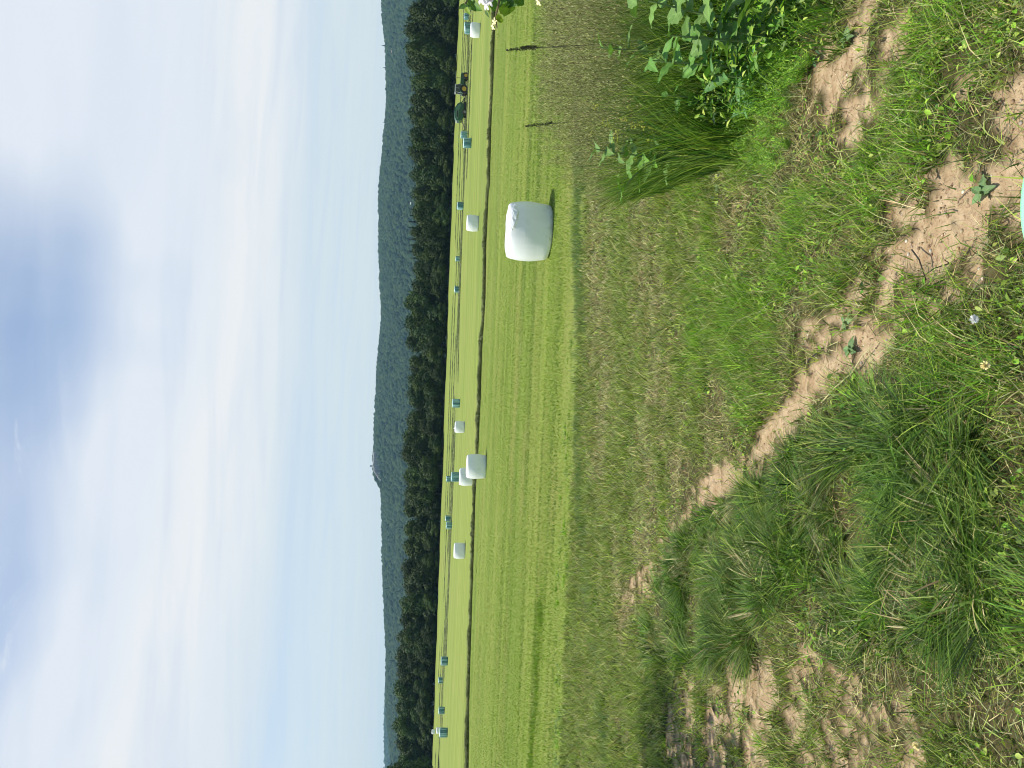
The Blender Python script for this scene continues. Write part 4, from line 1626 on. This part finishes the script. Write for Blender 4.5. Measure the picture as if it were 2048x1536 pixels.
m_.build('pickup_reel', M['black_metal'], be)
m_ = MB()
for s_ in (-1, 1):
    m_.tube([(s_ * .6, -1.9, .95), (s_ * .6, -2.7, .62), (s_ * .6, -3.3, .35)], .05, 6)
m_.tube([(-.7, -3.3, .35), (.7, -3.3, .35)], .05, 6)
m_.tube([(-.7, -3.3, .35), (-.7, -3.75, .75)], .05, 6)
m_.build('bale_ramp', M['black_metal'], be)
m_ = MB()
m_.box(-1.0, 1.0, -2.16, -2.08, 2.05, 2.28)
m_.build('rear_sign', M['grey_paint'], be)

# ------------------------------------------------------------------ tall grass and weeds on the right bank
SE = [(0.46, 0.47, 0.20), (0.50, 0.45, 0.24), (0.34, 0.29, 0.15), (0.62, 0.58, 0.32), (0.20, 0.16, 0.08), (0.40, 0.42, 0.18), (0.28, 0.32, 0.12)]
STM = [(0.09, 0.19, 0.03), (0.14, 0.25, 0.05), (0.05, 0.11, 0.02)]
A9 = Acc()
n = 3900
y = rng.uniform(4.6, 8.8, n)
xl = 1.62 + 0.17 * (y - 5)            # left flank of the stand
x = xl + rng.random(n) ** 1.15 * (0.62 * y + .6 - xl)
keepm = (rng.random(n) < sstep(x - xl, -.02, .30) * .8 + .2) & (y + .35 * x > 5.6)
x, y, xl = x[keepm], y[keepm], xl[keepm]
n = len(x)
z = terrain(x, y)
H = rng.uniform(0.80, 1.36, n) * (0.72 + 0.28 * sstep(x - xl, 0, .6))
lx = rng.normal(-.03, .11, n)
ly_ = rng.normal(0, .10, n)
A9.add(*ribbon(np.stack([x, y, z], 1), H, rng.uniform(.0030, .0045, n), np.stack([lx, ly_], 1), ang(n), pal(STM, n), 5, tipcol=pal(SE, n)))
# panicles
S = 30
ts = rng.uniform(.83, 1.0, (n, S))
q = rng.uniform(0, 6.28, (n, S))
rad = rng.uniform(.003, .030, (n, S)) * (1.25 - ts) * 3.2
sx = x[:, None] + lx[:, None] * ts ** 1.8 + np.cos(q) * rad
sy = y[:, None] + ly_[:, None] * ts ** 1.8 + np.sin(q) * rad
sz = z[:, None] + H[:, None] * ts
P = np.stack([sx, sy, sz], -1).reshape(-1, 3)
m_n = len(P)
hh = rng.uniform(.010, .024, m_n)
qq = q.ravel()
A9.add(*ribbon(P, hh, rng.uniform(.0035, .0065, m_n), np.stack([np.cos(qq) * hh * .5, np.sin(qq) * hh * .5], 1), ang(m_n), pal(SE + [(.10, .08, .04)], m_n, .6), 1, power=1.0))
# long leaf blades inside the stand
n2 = 30000
y2 = rng.uniform(4.3, 8.0, n2)
xl2 = 1.52 + 0.17 * (y2 - 5)
x2 = xl2 + rng.random(n2) * (0.62 * y2 + .6 - xl2)
k2 = (y2 + .35 * x2 > 5.3)
x2, y2 = x2[k2], y2[k2]
n2 = len(x2)
L = rng.uniform(.3, 1.1, n2)
q = ang(n2)
A9.add(*ribbon(np.stack([x2, y2, terrain(x2, y2)], 1), L * rng.uniform(.7, 1, n2), rng.uniform(.005, .011, n2), np.stack([np.cos(q) * L * .35, np.sin(q) * L * .35], 1), ang(n2),
               pal(DARKG + GREEN + STM, n2), 5, droop=.3 * rng.random(n2)))
o = A9.build('tall_grass', M['blade'])
tag(o, 'tall seeding grass with tan feathery heads standing thick on the right bank', 'tall grass', None, 'stuff')


def dock(x, y, H, label, group, seed):
    """a stalk of dark seeds sticking up through the grass"""
    r = empty('seed_stalk', (x, y, tz(x, y)))
    tag(r, label, 'weed', group)
    s_ = MB()
    lx_, ly__ = rng.uniform(-.14, .06), rng.uniform(-.05, .05)
    pts_ = [(lx_ * t * t, ly__ * t * t, H * t) for t in (0, .3, .6, .85, 1)]
    s_.tube(pts_, [.005, .0045, .004, .003, .0015], 5)
    s_.build('stem', simple('stalk', (.10, .11, .05), .7), r)
    n_ = 170
    t = rng.uniform(rng.uniform(.82, .92), 1.0, n_)
    qq_ = ang(n_)
    rr = .008 * (1.2 - t) * 4
    P_ = np.stack([lx_ * t * t + np.cos(qq_) * rr, ly__ * t * t + np.sin(qq_) * rr, H * t], 1)
    V, Fc, C = leaflets(P_, rng.uniform(.008, .016, n_), rng.normal(size=(n_, 3)), pal([(.06, .055, .03), (.10, .08, .04), (.05, .06, .03)], n_), .8)
    mesh_np('seed_head', V, Fc, M['leaf'], parent=r, colors=C)


for i, (px_, py_, D_) in enumerate([(1014, 62, 5.6), (1045, 80, 6.8), (1052, 222, 6.9)]):
    p = at(px_, py_, D_)
    dock(p.x, p.y, p.z - tz(p.x, p.y), ['tall dark seed stalk rising highest over the tall grass by the white flowers', 'dark seed stalk poking above the tall grass on the right bank'][min(i, 1)],
         None if i == 0 else 'dark seed stalks over the tall grass', i)


# big-leaved weeds
def leaf_mesh(L, W, seed, col_, nu=12, nv=7, curl=.25, wave=.06, fold=.25):
    r_ = np.random.default_rng(seed)
    V = []
    C = []
    for a in range(nu):
        u = a / (nu - 1)
        half = W * .5 * (math.sin(math.pi * min(1, u ** .75 * .97 + .03)) ** .8)
        for b in range(nv):
            v = b / (nv - 1) * 2 - 1
            y_ = v * half * (1 + .10 * math.sin(u * 21 + v * 3 + seed))
            z_ = -curl * L * u * u + fold * abs(v) * half + wave * W * math.sin(u * 15 + seed + v * 2) * abs(v)
            V.append((L * u, y_, z_))
            k = 1.25 if b == nv // 2 else 1 + .10 * math.sin(u * 30 + abs(v) * 8)
            C.append(np.array(col_) * k * r_.uniform(.92, 1.08))
    Fc = [(a * nv + b, (a + 1) * nv + b, (a + 1) * nv + b + 1, a * nv + b + 1) for a in range(nu - 1) for b in range(nv - 1)]
    return np.array(V), np.array(Fc), np.array(C)


def leafy_plant(name, loc, H, n, L, W, colr, label, cat='weed', group=None, lean=(0, 0), low=.1, mt=None, seed=1, pitch0=.6):
    r = empty(name, loc)
    tag(r, label, cat, group)
    s_ = MB()
    P_ = [(lean[0] * t * t, lean[1] * t * t, H * t) for t in (0, .3, .6, .85, 1)]
    s_.tube(P_, [.009, .008, .006, .005, .003], 6)
    s_.build('stem', simple('green_stem', (.13, .20, .06), .6), r)
    for k in range(n):
        t = low + (1 - low) * (k + .5) / n
        V, Fc, C = leaf_mesh(L * rng.uniform(.7, 1.15) * (1.15 - .5 * t), W * rng.uniform(.8, 1.1) * (1.15 - .5 * t), seed * 17 + k, np.array(colr) * rng.uniform(.8, 1.25), curl=rng.uniform(.1, .45))
        a = k * 2.4 + rng.uniform(-.4, .4)
        pt_ = rng.uniform(.1, pitch0)
        R_ = Matrix.Rotation(a, 3, 'Z') @ Matrix.Rotation(-pt_, 3, 'Y') @ Matrix.Rotation(rng.uniform(-.5, .5), 3, 'X')
        V = V @ np.array(R_).T + np.array([lean[0] * t * t, lean[1] * t * t, H * t])
        o = mesh_np('leaf', V, Fc, M['leaf'], parent=r, colors=C, smooth=True)
    return r


PALE = (0.17, 0.30, 0.075)
BRT = (0.13, 0.28, 0.035)


def ground_under(px_, py_, D_):
    p = at(px_, py_, D_)
    return (p.x, p.y, tz(p.x, p.y)), p.z - tz(p.x, p.y)


g, hh_ = ground_under(1165, 310, 5.4)
leafy_plant('broad_leaved_weed', g, hh_ * .92, 18, .24, .11, PALE, 'pale broad-leaved weed standing at the left flank of the tall grass', lean=(.05, 0), low=.35, seed=3)
g, hh_ = ground_under(1170, 352, 5.1)
g = (g[0] + .42, g[1] + .1, g[2])
leafy_plant('broad_leaved_weed', g, hh_ * .75, 14, .21, .09, BRT, 'bright green leafy weed arching out at the outer left of the tall grass', lean=(-.5, 0), low=.3, seed=4)
g, hh_ = ground_under(1240, 25, 4.0)
leafy_plant('burdock', g, hh_, 13, .22, .12, PALE, 'large-leaved burdock with pale wavy leaves at the right edge of the bank', seed=5, low=.3, lean=(.05, -.1))
g, hh_ = ground_under(1330, 70, 3.9)
leafy_plant('burdock', g, hh_, 11, .20, .115, (0.14, .26, .06), 'lower burdock with yellow-green leaves in front of the tall grass', seed=6, low=.2)
g, hh_ = ground_under(1425, 150, 4.3)
leafy_plant('curly_dock', g, max(.15, hh_), 9, .24, .07, (.12, .26, .08), 'curly green dock rosette at the foot of the tall grass', seed=7, low=.1, pitch0=.9)
g, hh_ = ground_under(1470, 190, 4.4)
leafy_plant('curly_dock', g, max(.10, hh_), 7, .20, .06, (.13, .27, .10), 'second smaller dock rosette with drooping tips beside the dark hollow', seed=8, low=.1, pitch0=.9)
for k, (px_, py_, D_, n_, L_, W_, c_, lab_) in enumerate((
        (1200, 95, 4.9, 14, .20, .10, PALE, 'tall broad-leaved weed among the seed heads above the burdocks'),
        (1290, 120, 4.4, 13, .22, .10, (.12, .26, .05), 'leafy green weed left of the burdocks'),
        (1360, -30, 3.7, 13, .24, .13, PALE, 'burdock cut off by the right edge low on the bank'),
        (1400, 60, 3.9, 12, .20, .11, (.13, .28, .06), 'low wavy-leaved burdock just above the feathery weeds'),
        (1330, 190, 4.7, 12, .17, .07, (.10, .24, .04), 'dark green leafy weed in the middle of the tall grass foot'),
        (1390, 240, 4.9, 10, .15, .07, BRT, 'small leafy weed at the left foot of the tall grass'),
        (1300, 290, 5.2, 10, .15, .07, (.12, .24, .07), 'leafy weed in the grass below the pale broad-leaved weed'))):
    g, hh_ = ground_under(px_, py_, D_)
    leafy_plant('broad_leaved_weed', g, max(.2, hh_), n_, L_, W_, c_, lab_, seed=20 + k, low=.15, pitch0=.8)
for (px_, py_, lab_) in ((1440, 375, 'small pale round-leaved weed on the verge by the brown thatch'), (1692, 645, 'small grey-green leaf rosette beside the bare dirt track'),
                         (1700, 700, 'flat green weed on the edge of the largest dirt bend'), (1965, 385, 'small weed with two pale leaves between dirt patches at the bottom'),
                         (1700, 80, 'small round-leaved seedling on the dirt at the right')):
    a, b = G(px_, py_)
    leafy_plant('small_weed', (a, b, tz(a, b) - dirt_mask(np.array([a]), np.array([b]))[0] * .018), .03, 5, .06, .035, (.17, .28, .11), lab_, seed=int(px_), low=.3, pitch0=.4)

# feathery bright weeds below the tall grass
A10 = Acc()
for k in range(170):
    px_ = rng.uniform(1440, 1640)
    py_ = rng.uniform(-60, 330)
    if px_ > 1600 and py_ > 160:
        continue
    a, b = G(px_, py_)
    H_ = rng.uniform(.10, .26)
    ns = 6
    for s_ in range(ns):
        qa = rng.uniform(0, 6.28)
        le = rng.uniform(.1, .6) * H_
        m_n = 26
        t = np.linspace(.15, 1, m_n)
        Ps = np.stack([a + math.cos(qa) * le * t ** 1.4, b + math.sin(qa) * le * t ** 1.4, tz(a, b) + H_ * t], 1)
        qs = ang(m_n)
        l_ = .045 * (1.15 - t)
        A10.add(*ribbon(Ps, l_ * .5, np.full(m_n, .0042), np.stack([np.cos(qs) * l_, np.sin(qs) * l_], 1), ang(m_n), pal(LUSHG, m_n), 2, power=1))
o = A10.build('feathery_weeds', M['leaf'])
tag(o, 'bright green feathery weeds spreading under the tall grass on the right', 'weeds', None, 'stuff')

# low green skirt round the bank
A11 = Acc()
n = 42000
y = rng.uniform(2.6, 8.5, n)
x = 1.05 + .13 * y + rng.random(n) * (.62 * y - .6)
ok = (rng.random(n) < .8)
x, y = x[ok], y[ok]
dm_ = dirt_mask(x, y)
dr = field_of(DRY, x, y, .5)
ok = (dm_ < .3) & (rng.random(len(x)) > dr * .9) & (y > 3.4 - .0 * x) & (x > .28 * y + .35)
x, y = x[ok], y[ok]
n = len(x)
P_ = np.stack([x, y, terrain(x, y) + rng.random(n) ** 1.3 * (.12 + .45 * vnoise(x * 1.8, y * 1.8, 941))], 1)
A11.add(*leaflets(P_, rng.uniform(.014, .05, n) * rng.uniform(.7, 1.4, n), rng.normal(scale=.8, size=(n, 3)) + np.array([0, 0, 1.]), pal(LUSHG + DARKG + GREEN + [(.10, .2, .08)], n), .42))
nb = 14000
ki = rng.integers(0, n, nb)
Pb = P_[ki].copy()
Pb[:, 2] = terrain(Pb[:, 0], Pb[:, 1])
hb = rng.uniform(.10, .38, nb)
qb = ang(nb)
A11.add(*ribbon(Pb, hb, rng.uniform(.004, .009, nb), np.stack([np.cos(qb) * hb * .5, np.sin(qb) * hb * .5], 1), ang(nb), pal(LUSHG + DARKG, nb), 4, droop=.3 * rng.random(nb)))
o = A11.build('leafy_undergrowth', M['leaf'])
tag(o, 'mixed leafy undergrowth at the foot of the right bank', 'undergrowth', None, 'stuff')

# mustard with small yellow flowers
M['yellow_petal'] = simple('yellow_petal', (.62, .62, .05), .6, nscale=30, var=.15)
pm, h = mat('white_petal')
tl = h.node('ShaderNodeBsdfTranslucent')
tl.inputs[0].default_value = (.85, .85, .86, 1)
mx_ = h.node('ShaderNodeMixShader')
mx_.inputs[0].default_value = .5
h.nt.links.new(principled(h, (.85, .85, .87), .5), mx_.inputs[1])
h.nt.links.new(tl.outputs[0], mx_.inputs[2])
finish(h, mx_.outputs[0])
M['white_petal'] = pm
M['cream_petal'] = simple('cream_petal', (.78, .68, .30), .5, nscale=20, var=.15)
M['pink_petal'] = simple('pink_petal', (.55, .18, .32), .6, nscale=30, var=.2)
for i, (px_, py_, D_) in enumerate([(1195, 242, 5.2), (1235, 250, 5.1), (1275, 262, 5.0)]):
    g, hh_ = ground_under(px_, py_, D_)
    r = empty('mustard_plant', g)
    tag(r, ['yellow-flowered wild mustard, tallest of three by the pale broad-leaved weed', 'middle one of the three yellow-flowered mustards in the tall grass',
            'lowest of the three yellow-flowered mustards in the tall grass'][i], 'weed')
    s_ = MB()
    tips = []
    for k in range(7):
        e = (rng.uniform(-.12, .12), rng.uniform(-.1, .1), hh_ * rng.uniform(.88, 1.04))
        s_.tube([(0, 0, 0), (e[0] * .3, e[1] * .3, hh_ * .55), e], [.004, .003, .0015], 5)
        tips.append(e)
    s_.build('stem', simple('green_stem', (.14, .22, .05), .6), r)
    for e in tips[:6]:
        f_ = MB()
        for j in range(5):
            cx_, cy_, cz_ = e[0] + rng.uniform(-.016, .016), e[1] + rng.uniform(-.016, .016), e[2] + rng.uniform(-.03, .01)
            for q_ in range(4):
                a_ = q_ * 1.57 + j
                c_, s__ = math.cos(a_) * .006, math.sin(a_) * .006
                f_.add([(cx_, cy_, cz_), (cx_ + c_ - s__ * .5, cy_ + s__ + c_ * .5, cz_ + .003), (cx_ + c_ * 1.4, cy_ + s__ * 1.4, cz_ + .002), (cx_ + c_ + s__ * .5, cy_ + s__ - c_ * .5, cz_ + .003)], [(0, 1, 2, 3)])
        f_.build('flower', M['yellow_petal'], r)
# pink clover head and white clover heads
for i, (px_, py_, mt_, lab_) in enumerate(((1478, 28, 'pink_petal', 'pink clover flower among the feathery weeds at the right edge'),
                                           (2010, 648, 'white_petal', 'white clover flower near the bottom of the track verge'),
                                           (2035, 740, 'cream_petal', 'cream clover flower at the bottom edge beside the long grass'),
                                           (1890, 1500, 'cream_petal', 'small cream clover flower at lower left'),)):
    a, b = G(px_, py_)
    r = empty('clover_flower', (a, b, tz(a, b)))
    tag(r, lab_, 'flower')
    s_ = MB()
    s_.tube([(0, 0, 0), (.01, 0, .05), (.01, .005, .09)], .0016, 5)
    s_.build('stem', simple('green_stem', (.14, .24, .06), .6), r)
    f_ = MB()
    for k in range(60):
        d = rng.normal(size=3)
        d /= np.linalg.norm(d)
        c0 = np.array([.01, .005, .095])
        u_ = np.cross(d, [0, 0, 1.01])
        u_ = u_ / np.linalg.norm(u_) * .003
        f_.add([c0 + d * .004 - u_, c0 + d * .004 + u_, c0 + d * .014 + u_ * .4, c0 + d * .014 - u_ * .4], [(0, 1, 2, 3)])
    f_.build('flower_head', M[mt_], r)

# honeysuckle-like shrub whose tip reaches in at the right edge
sh_ = empty('flowering_shrub', (1.62, 2.05, tz(1.62, 2.05)))
tag(sh_, 'shrub with pointed green leaves and white and cream flowers at the right edge', 'shrub')
base0 = Vector(sh_.location)


def rel(px_, py_, D_):
    return at(px_, py_, D_) - base0


s_ = MB()
stems = [[(0, 0, 0), (.05, .02, .7), rel(1010, -60, 2.1), rel(1000, -5, 2.1), rel(991, 35, 2.12), rel(994, 56, 2.12)],
         [(0, 0, 0), (.1, .05, .8), rel(960, -90, 2.05), rel(952, -25, 2.1), rel(930, 8, 2.1)],
         [(0, 0, 0), (.12, -.05, .6), rel(1060, -120, 2.1), rel(1040, -40, 2.15), rel(1030, 4, 2.15)],
         [(0, 0, 0), (.2, .1, .8), rel(900, -200, 2.3), rel(840, -260, 2.3)], [(0, 0, 0), (.25, 0, .7), rel(1100, -260, 2.2), rel(1050, -330, 2.2)]]
for st_ in stems:
    s_.tube(st_, [.010, .007, .005, .0035, .0025, .0018][:len(st_)], 6)
s_.build('branches', simple('twig', (.16, .13, .06), .7), sh_)


def shrub_leaf(px0, py0, px1, py1, D0, D1, W, colr, seed, roll_=0.0):
    a = rel(px0, py0, D0)
    b = rel(px1, py1, D1)
    d = b - a
    L = d.length
    V, Fc, C = leaf_mesh(L, W, seed, colr, nu=10, nv=5, curl=.10, wave=.02, fold=.18)
    xax = d.normalized()
    view = (a + base0 - Vector((0, 0, HC))).normalized()
    zax = (-view - xax * (-view).dot(xax)).normalized()
    zax = (zax * math.cos(roll_) + xax.cross(zax) * math.sin(roll_)).normalized()
    yax = zax.cross(xax)
    R_ = np.array([[xax.x, yax.x, zax.x], [xax.y, yax.y, zax.y], [xax.z, yax.z, zax.z]])
    mesh_np('leaf', V @ R_.T + np.array(a), Fc, M['leaf'], parent=sh_, colors=C, smooth=True)


DK = (.055, .13, .022)
YG = (.22, .33, .04)
MG = (.10, .22, .03)
for i, a in enumerate([(934, 6, 918, 20, .018, DK, .6), (934, 2, 962, 21, .026, MG, .3), (936, 0, 952, 20, .016, DK, .8), (930, 12, 941, 31, .012, YG, .5), (985, -2, 989, 24, .022, MG, .2),
                       (970, 20, 978, 36, .010, DK, .9), (992, 5, 1016, 8, .022, MG, .3), (998, 17, 1034, 18, .034, (.15, .26, .03), .35), (991, 34, 1009, 42, .020, YG, .5),
                       (1000, -4, 1030, 9, .034, DK, .2), (1028, -6, 1050, 9, .030, MG, .4), (940, -14, 925, -2, .02, MG, .3), (956, -4, 985, 3, .02, (.12, .22, .06), .6), (974, 4, 980, 30, .008, YG, .3)]):
    shrub_leaf(a[0], a[1], a[2], a[3], 2.1 + .03 * math.sin(i * 2.3), 2.1 + .03 * math.cos(i * 1.7), a[4] * 1.05, a[5], 40 + i, a[6] * (1 if i % 2 else -1))
# leaves outside the picture on the other stems
for i in range(46):
    px_ = rng.uniform(780, 1180)
    py_ = rng.uniform(-420, -30)
    q_ = rng.uniform(0, 6.28)
    shrub_leaf(px_, py_, px_ + 32 * math.cos(q_), py_ + 32 * math.sin(q_), rng.uniform(2.0, 2.5), rng.uniform(2.0, 2.5), rng.uniform(.018, .034), [DK, MG, YG][i % 3], 90 + i, rng.uniform(-.8, .8))


def blossom(px_, py_, D_, size, mt_, up_=(0, 0, 1)):
    c0 = rel(px_, py_, D_)
    f_ = MB()
    for k in range(5):
        a = k * 1.257 + rng.uniform(-.2, .2)
        nn_ = Vector((-.45, -.45, .8)).normalized()
        u1 = nn_.orthogonal().normalized()
        v1 = nn_.cross(u1)
        d = (u1 * math.cos(a) + v1 * math.sin(a) + nn_ * .3).normalized()
        s__ = d.cross(nn_).normalized()
        V = []
        for t, w__ in ((0, .10), (.35, .24), (.7, .26), (.92, .14), (1.0, .02)):
            c1 = c0 + d * size * t - nn_ * (.30 * size * t * t)
            V += [c1 + s__ * w__ * size, c1 - s__ * w__ * size]
        f_.add(V, [(2 * j, 2 * j + 1, 2 * j + 3, 2 * j + 2) for j in range(4)])
    for k in range(4):
        a = rng.uniform(0, 6.28)
        f_.tube([c0, c0 + Vector((math.cos(a) * .25, -1, math.sin(a) * .25)) * size * .8], .0007, 4)
    f_.build('flower', M[mt_], sh_, smooth=True)


blossom(962, -2, 2.05, .018, 'white_petal')
blossom(972, 8, 2.05, .018, 'white_petal')
blossom(979, 2, 2.06, .018, 'white_petal')
blossom(968, -6, 2.06, .018, 'white_petal')
blossom(989, 43, 2.1, .011, 'cream_petal')
blossom(986, 53, 2.1, .010, 'cream_petal')
blossom(1077, 2, 2.12, .014, 'cream_petal')

# pale stalks lying on the ground
M['straw'] = simple('straw', (.50, .46, .22), .6, nscale=30, var=.2)
M['dark_twig'] = simple('dark_twig', (.05, .04, .03), .8, nscale=30, var=.2)
for i, (pts_, r_, mt_, lab_) in enumerate([
        ([(1648, 805), (1680, 775), (1710, 745), (1735, 712), (1752, 690)], .004, 'straw', 'long pale dry stalk lying across the dirt track'),
        ([(1800, 985), (1840, 1010), (1868, 1050), (1895, 1085)], .004, 'straw', 'dry stalk lying in the long dark grass'),
        ([(1640, 705), (1625, 720), (1622, 732)], .004, 'dark_twig', 'short dark curled leaf stalk on the bare soil'),
        ([(1735, 70), (1750, 55), (1768, 40)], .003, 'dark_twig', 'thin dark twig on the dirt patch at the right'),
        ([(1400, 1283), (1450, 1282), (1500, 1283), (1560, 1270)], .005, 'dark_twig', 'dark stem lying in the grass at lower left'),
        ([(1830, 500), (1850, 520), (1858, 560)], .003, 'dark_twig', 'thin dark root crossing the largest bare patch')]):
    w_ = [G(*p) for p in pts_]
    w_ = [(a, b, tz(a, b) + .012 + .01 * (k % 2)) for k, (a, b) in enumerate(w_)]
    s_ = MB()
    s_.tube(w_, [r_ * (1 - .12 * k) for k in range(len(w_))], 6)
    o = s_.build('dry_stalk' if mt_ == 'straw' else 'twig', M[mt_], smooth=True)
    tag(o, lab_, 'stalk' if mt_ == 'straw' else 'twig')

# pebbles on the bare soil
PV, PF = ico(1)
n = 26000
x, y = scatter(n, 1.8, 11, 1.2)
ok = dirt_mask(x, y) > .6
x, y = x[ok], y[ok]
n = len(x)
r_ = .0012 + .0075 * rng.random(n) ** 3
V = PV[None] * r_[:, None, None] * np.array([1, 1, .6]) * rng.uniform(.8, 1.2, (n, len(PV), 1)) + np.stack([x, y, terrain(x, y) - .018 + .001], 1)[:, None]
Fc = PF[None] + (np.arange(n) * len(PV))[:, None, None]
o = mesh_np('gravel', V.reshape(-1, 3), Fc.reshape(-1, 3), M['leaf'], colors=np.repeat(pal([(.5, .40, .28), (.30, .20, .12), (.42, .30, .18), (.46, .33, .20), (.6, .55, .48)], n), len(PV), 0))
tag(o, 'tiny stones and crumbs of soil scattered on the bare tan ground', 'gravel', None, 'stuff')

# mint green tub at the viewer's feet, only its rim shows
a, b = G(2047, 408)
zr = tz(a, b) + .205
d_t = ray(2036, 406)
s_t = (zr - HC) / d_t.z
tubc = Vector((d_t.x * s_t, d_t.y * s_t - .285, tz(a, b)))
M['mint'] = simple('mint_plastic', (.30, .76, .46), .4, nscale=3, var=.05)
te = empty('plastic_tub', tubc)
te.scale = (1.25, 1.25, 1.25)
tag(te, 'mint green plastic tub whose rounded rim just shows at the bottom edge', 'tub')


def ring_mesh(prof, n=48):
    vs = []
    for r, z_ in prof:
        for k in range(n):
            q_ = 2 * math.pi * k / n
            vs.append((r * math.cos(q_), r * math.sin(q_), z_))
    m__ = len(prof)
    fs_ = [(i * n + k, i * n + (k + 1) % n, (i + 1) * n + (k + 1) % n, (i + 1) * n + k) for i in range(m__ - 1) for k in range(n)]
    return np.array(vs), np.array(fs_)


V, Fc = ring_mesh([(.001, .0), (.17, .0), (.20, .14), (.205, .155), (.198, .155), (.165, .012), (.001, .012)])
mesh_np('bowl', V, Fc, M['mint'], parent=te, smooth=True)
V, Fc = ring_mesh([(.206, .140), (.222, .142), (.228, .150), (.224, .162), (.208, .164), (.2055, .157), (.206, .140)])
mesh_np('rim', V, Fc, M['mint'], parent=te, smooth=True)

# unseen leafy tree, added off to the left to cast shade on the verge
gx_, gy_ = G(1430, 1450)
tcen = Vector((gx_, gy_, tz(gx_, gy_))) + SUN * (4.6 / SUN.z)
V_, F_, C_ = leaf_cloud([(0, 0, 4.3), (-.9, .6, 4.9), (-1.2, -1.0, 4.6), (-.2, 1.6, 4.3), (-1.6, .4, 5.6), (-2.2, -.4, 4.7), (-1.2, 2.2, 4.9)],
                        [.50, .9, .9, .5, 1.0, 1.0, .9], 1500, .11, [(.05, .10, .02), (.07, .12, .025)], shell=.2)
lt = empty('added_shade_tree', (gx_ + SUN.x / SUN.z * 4.4 - .25, gy_ + .1, tz(gx_ - 2, gy_) - .1))
tag(lt, 'small leafy tree added out of view to cast the shade across the lower left', 'tree')
mesh_np('crown', V_, F_, M['tree_leaf'], parent=lt, colors=C_)
s_ = MB()
s_.tube([(-2.4, .3, -.1), (-2.3, .3, 1.5), (-2.0, .3, 3.2), (-1.6, .4, 5.2)], [.14, .11, .08, .03], 9)
for e in ((0, 0, 4.3), (-.9, .6, 4.9), (-1.2, -1.0, 4.6), (-.2, 1.6, 4.3), (-2.2, -.4, 4.7), (-1.2, 2.2, 4.9)):
    s_.tube([(-2.05, .3, 3.0), ((e[0] - 2) / 2, (e[1] + .3) / 2, 3.9), e], [.05, .035, .012], 6)
s_.build('trunk', M['bark'], lt, smooth=True)

# ------------------------------------------------------------------ air
hz = MB()
hz.box(-5200, 5200, -60, 8200, -8, 520)
hm_ = bpy.data.materials.new('haze_air')
hm_.use_nodes = True
hm_.node_tree.nodes.clear()
hh2 = N(hm_.node_tree)
pv = hh2.node('ShaderNodeVolumePrincipled')
pv.inputs['Color'].default_value = (.42, .78, 1.0, 1)
pv.inputs['Density'].default_value = 0.00007
pv.inputs['Anisotropy'].default_value = 0.0
oo = hh2.node('ShaderNodeOutputMaterial')
hm_.node_tree.links.new(pv.outputs[0], oo.inputs['Volume'])
ho = hz.build('haze', hm_)
tag(ho, kind='stuff')
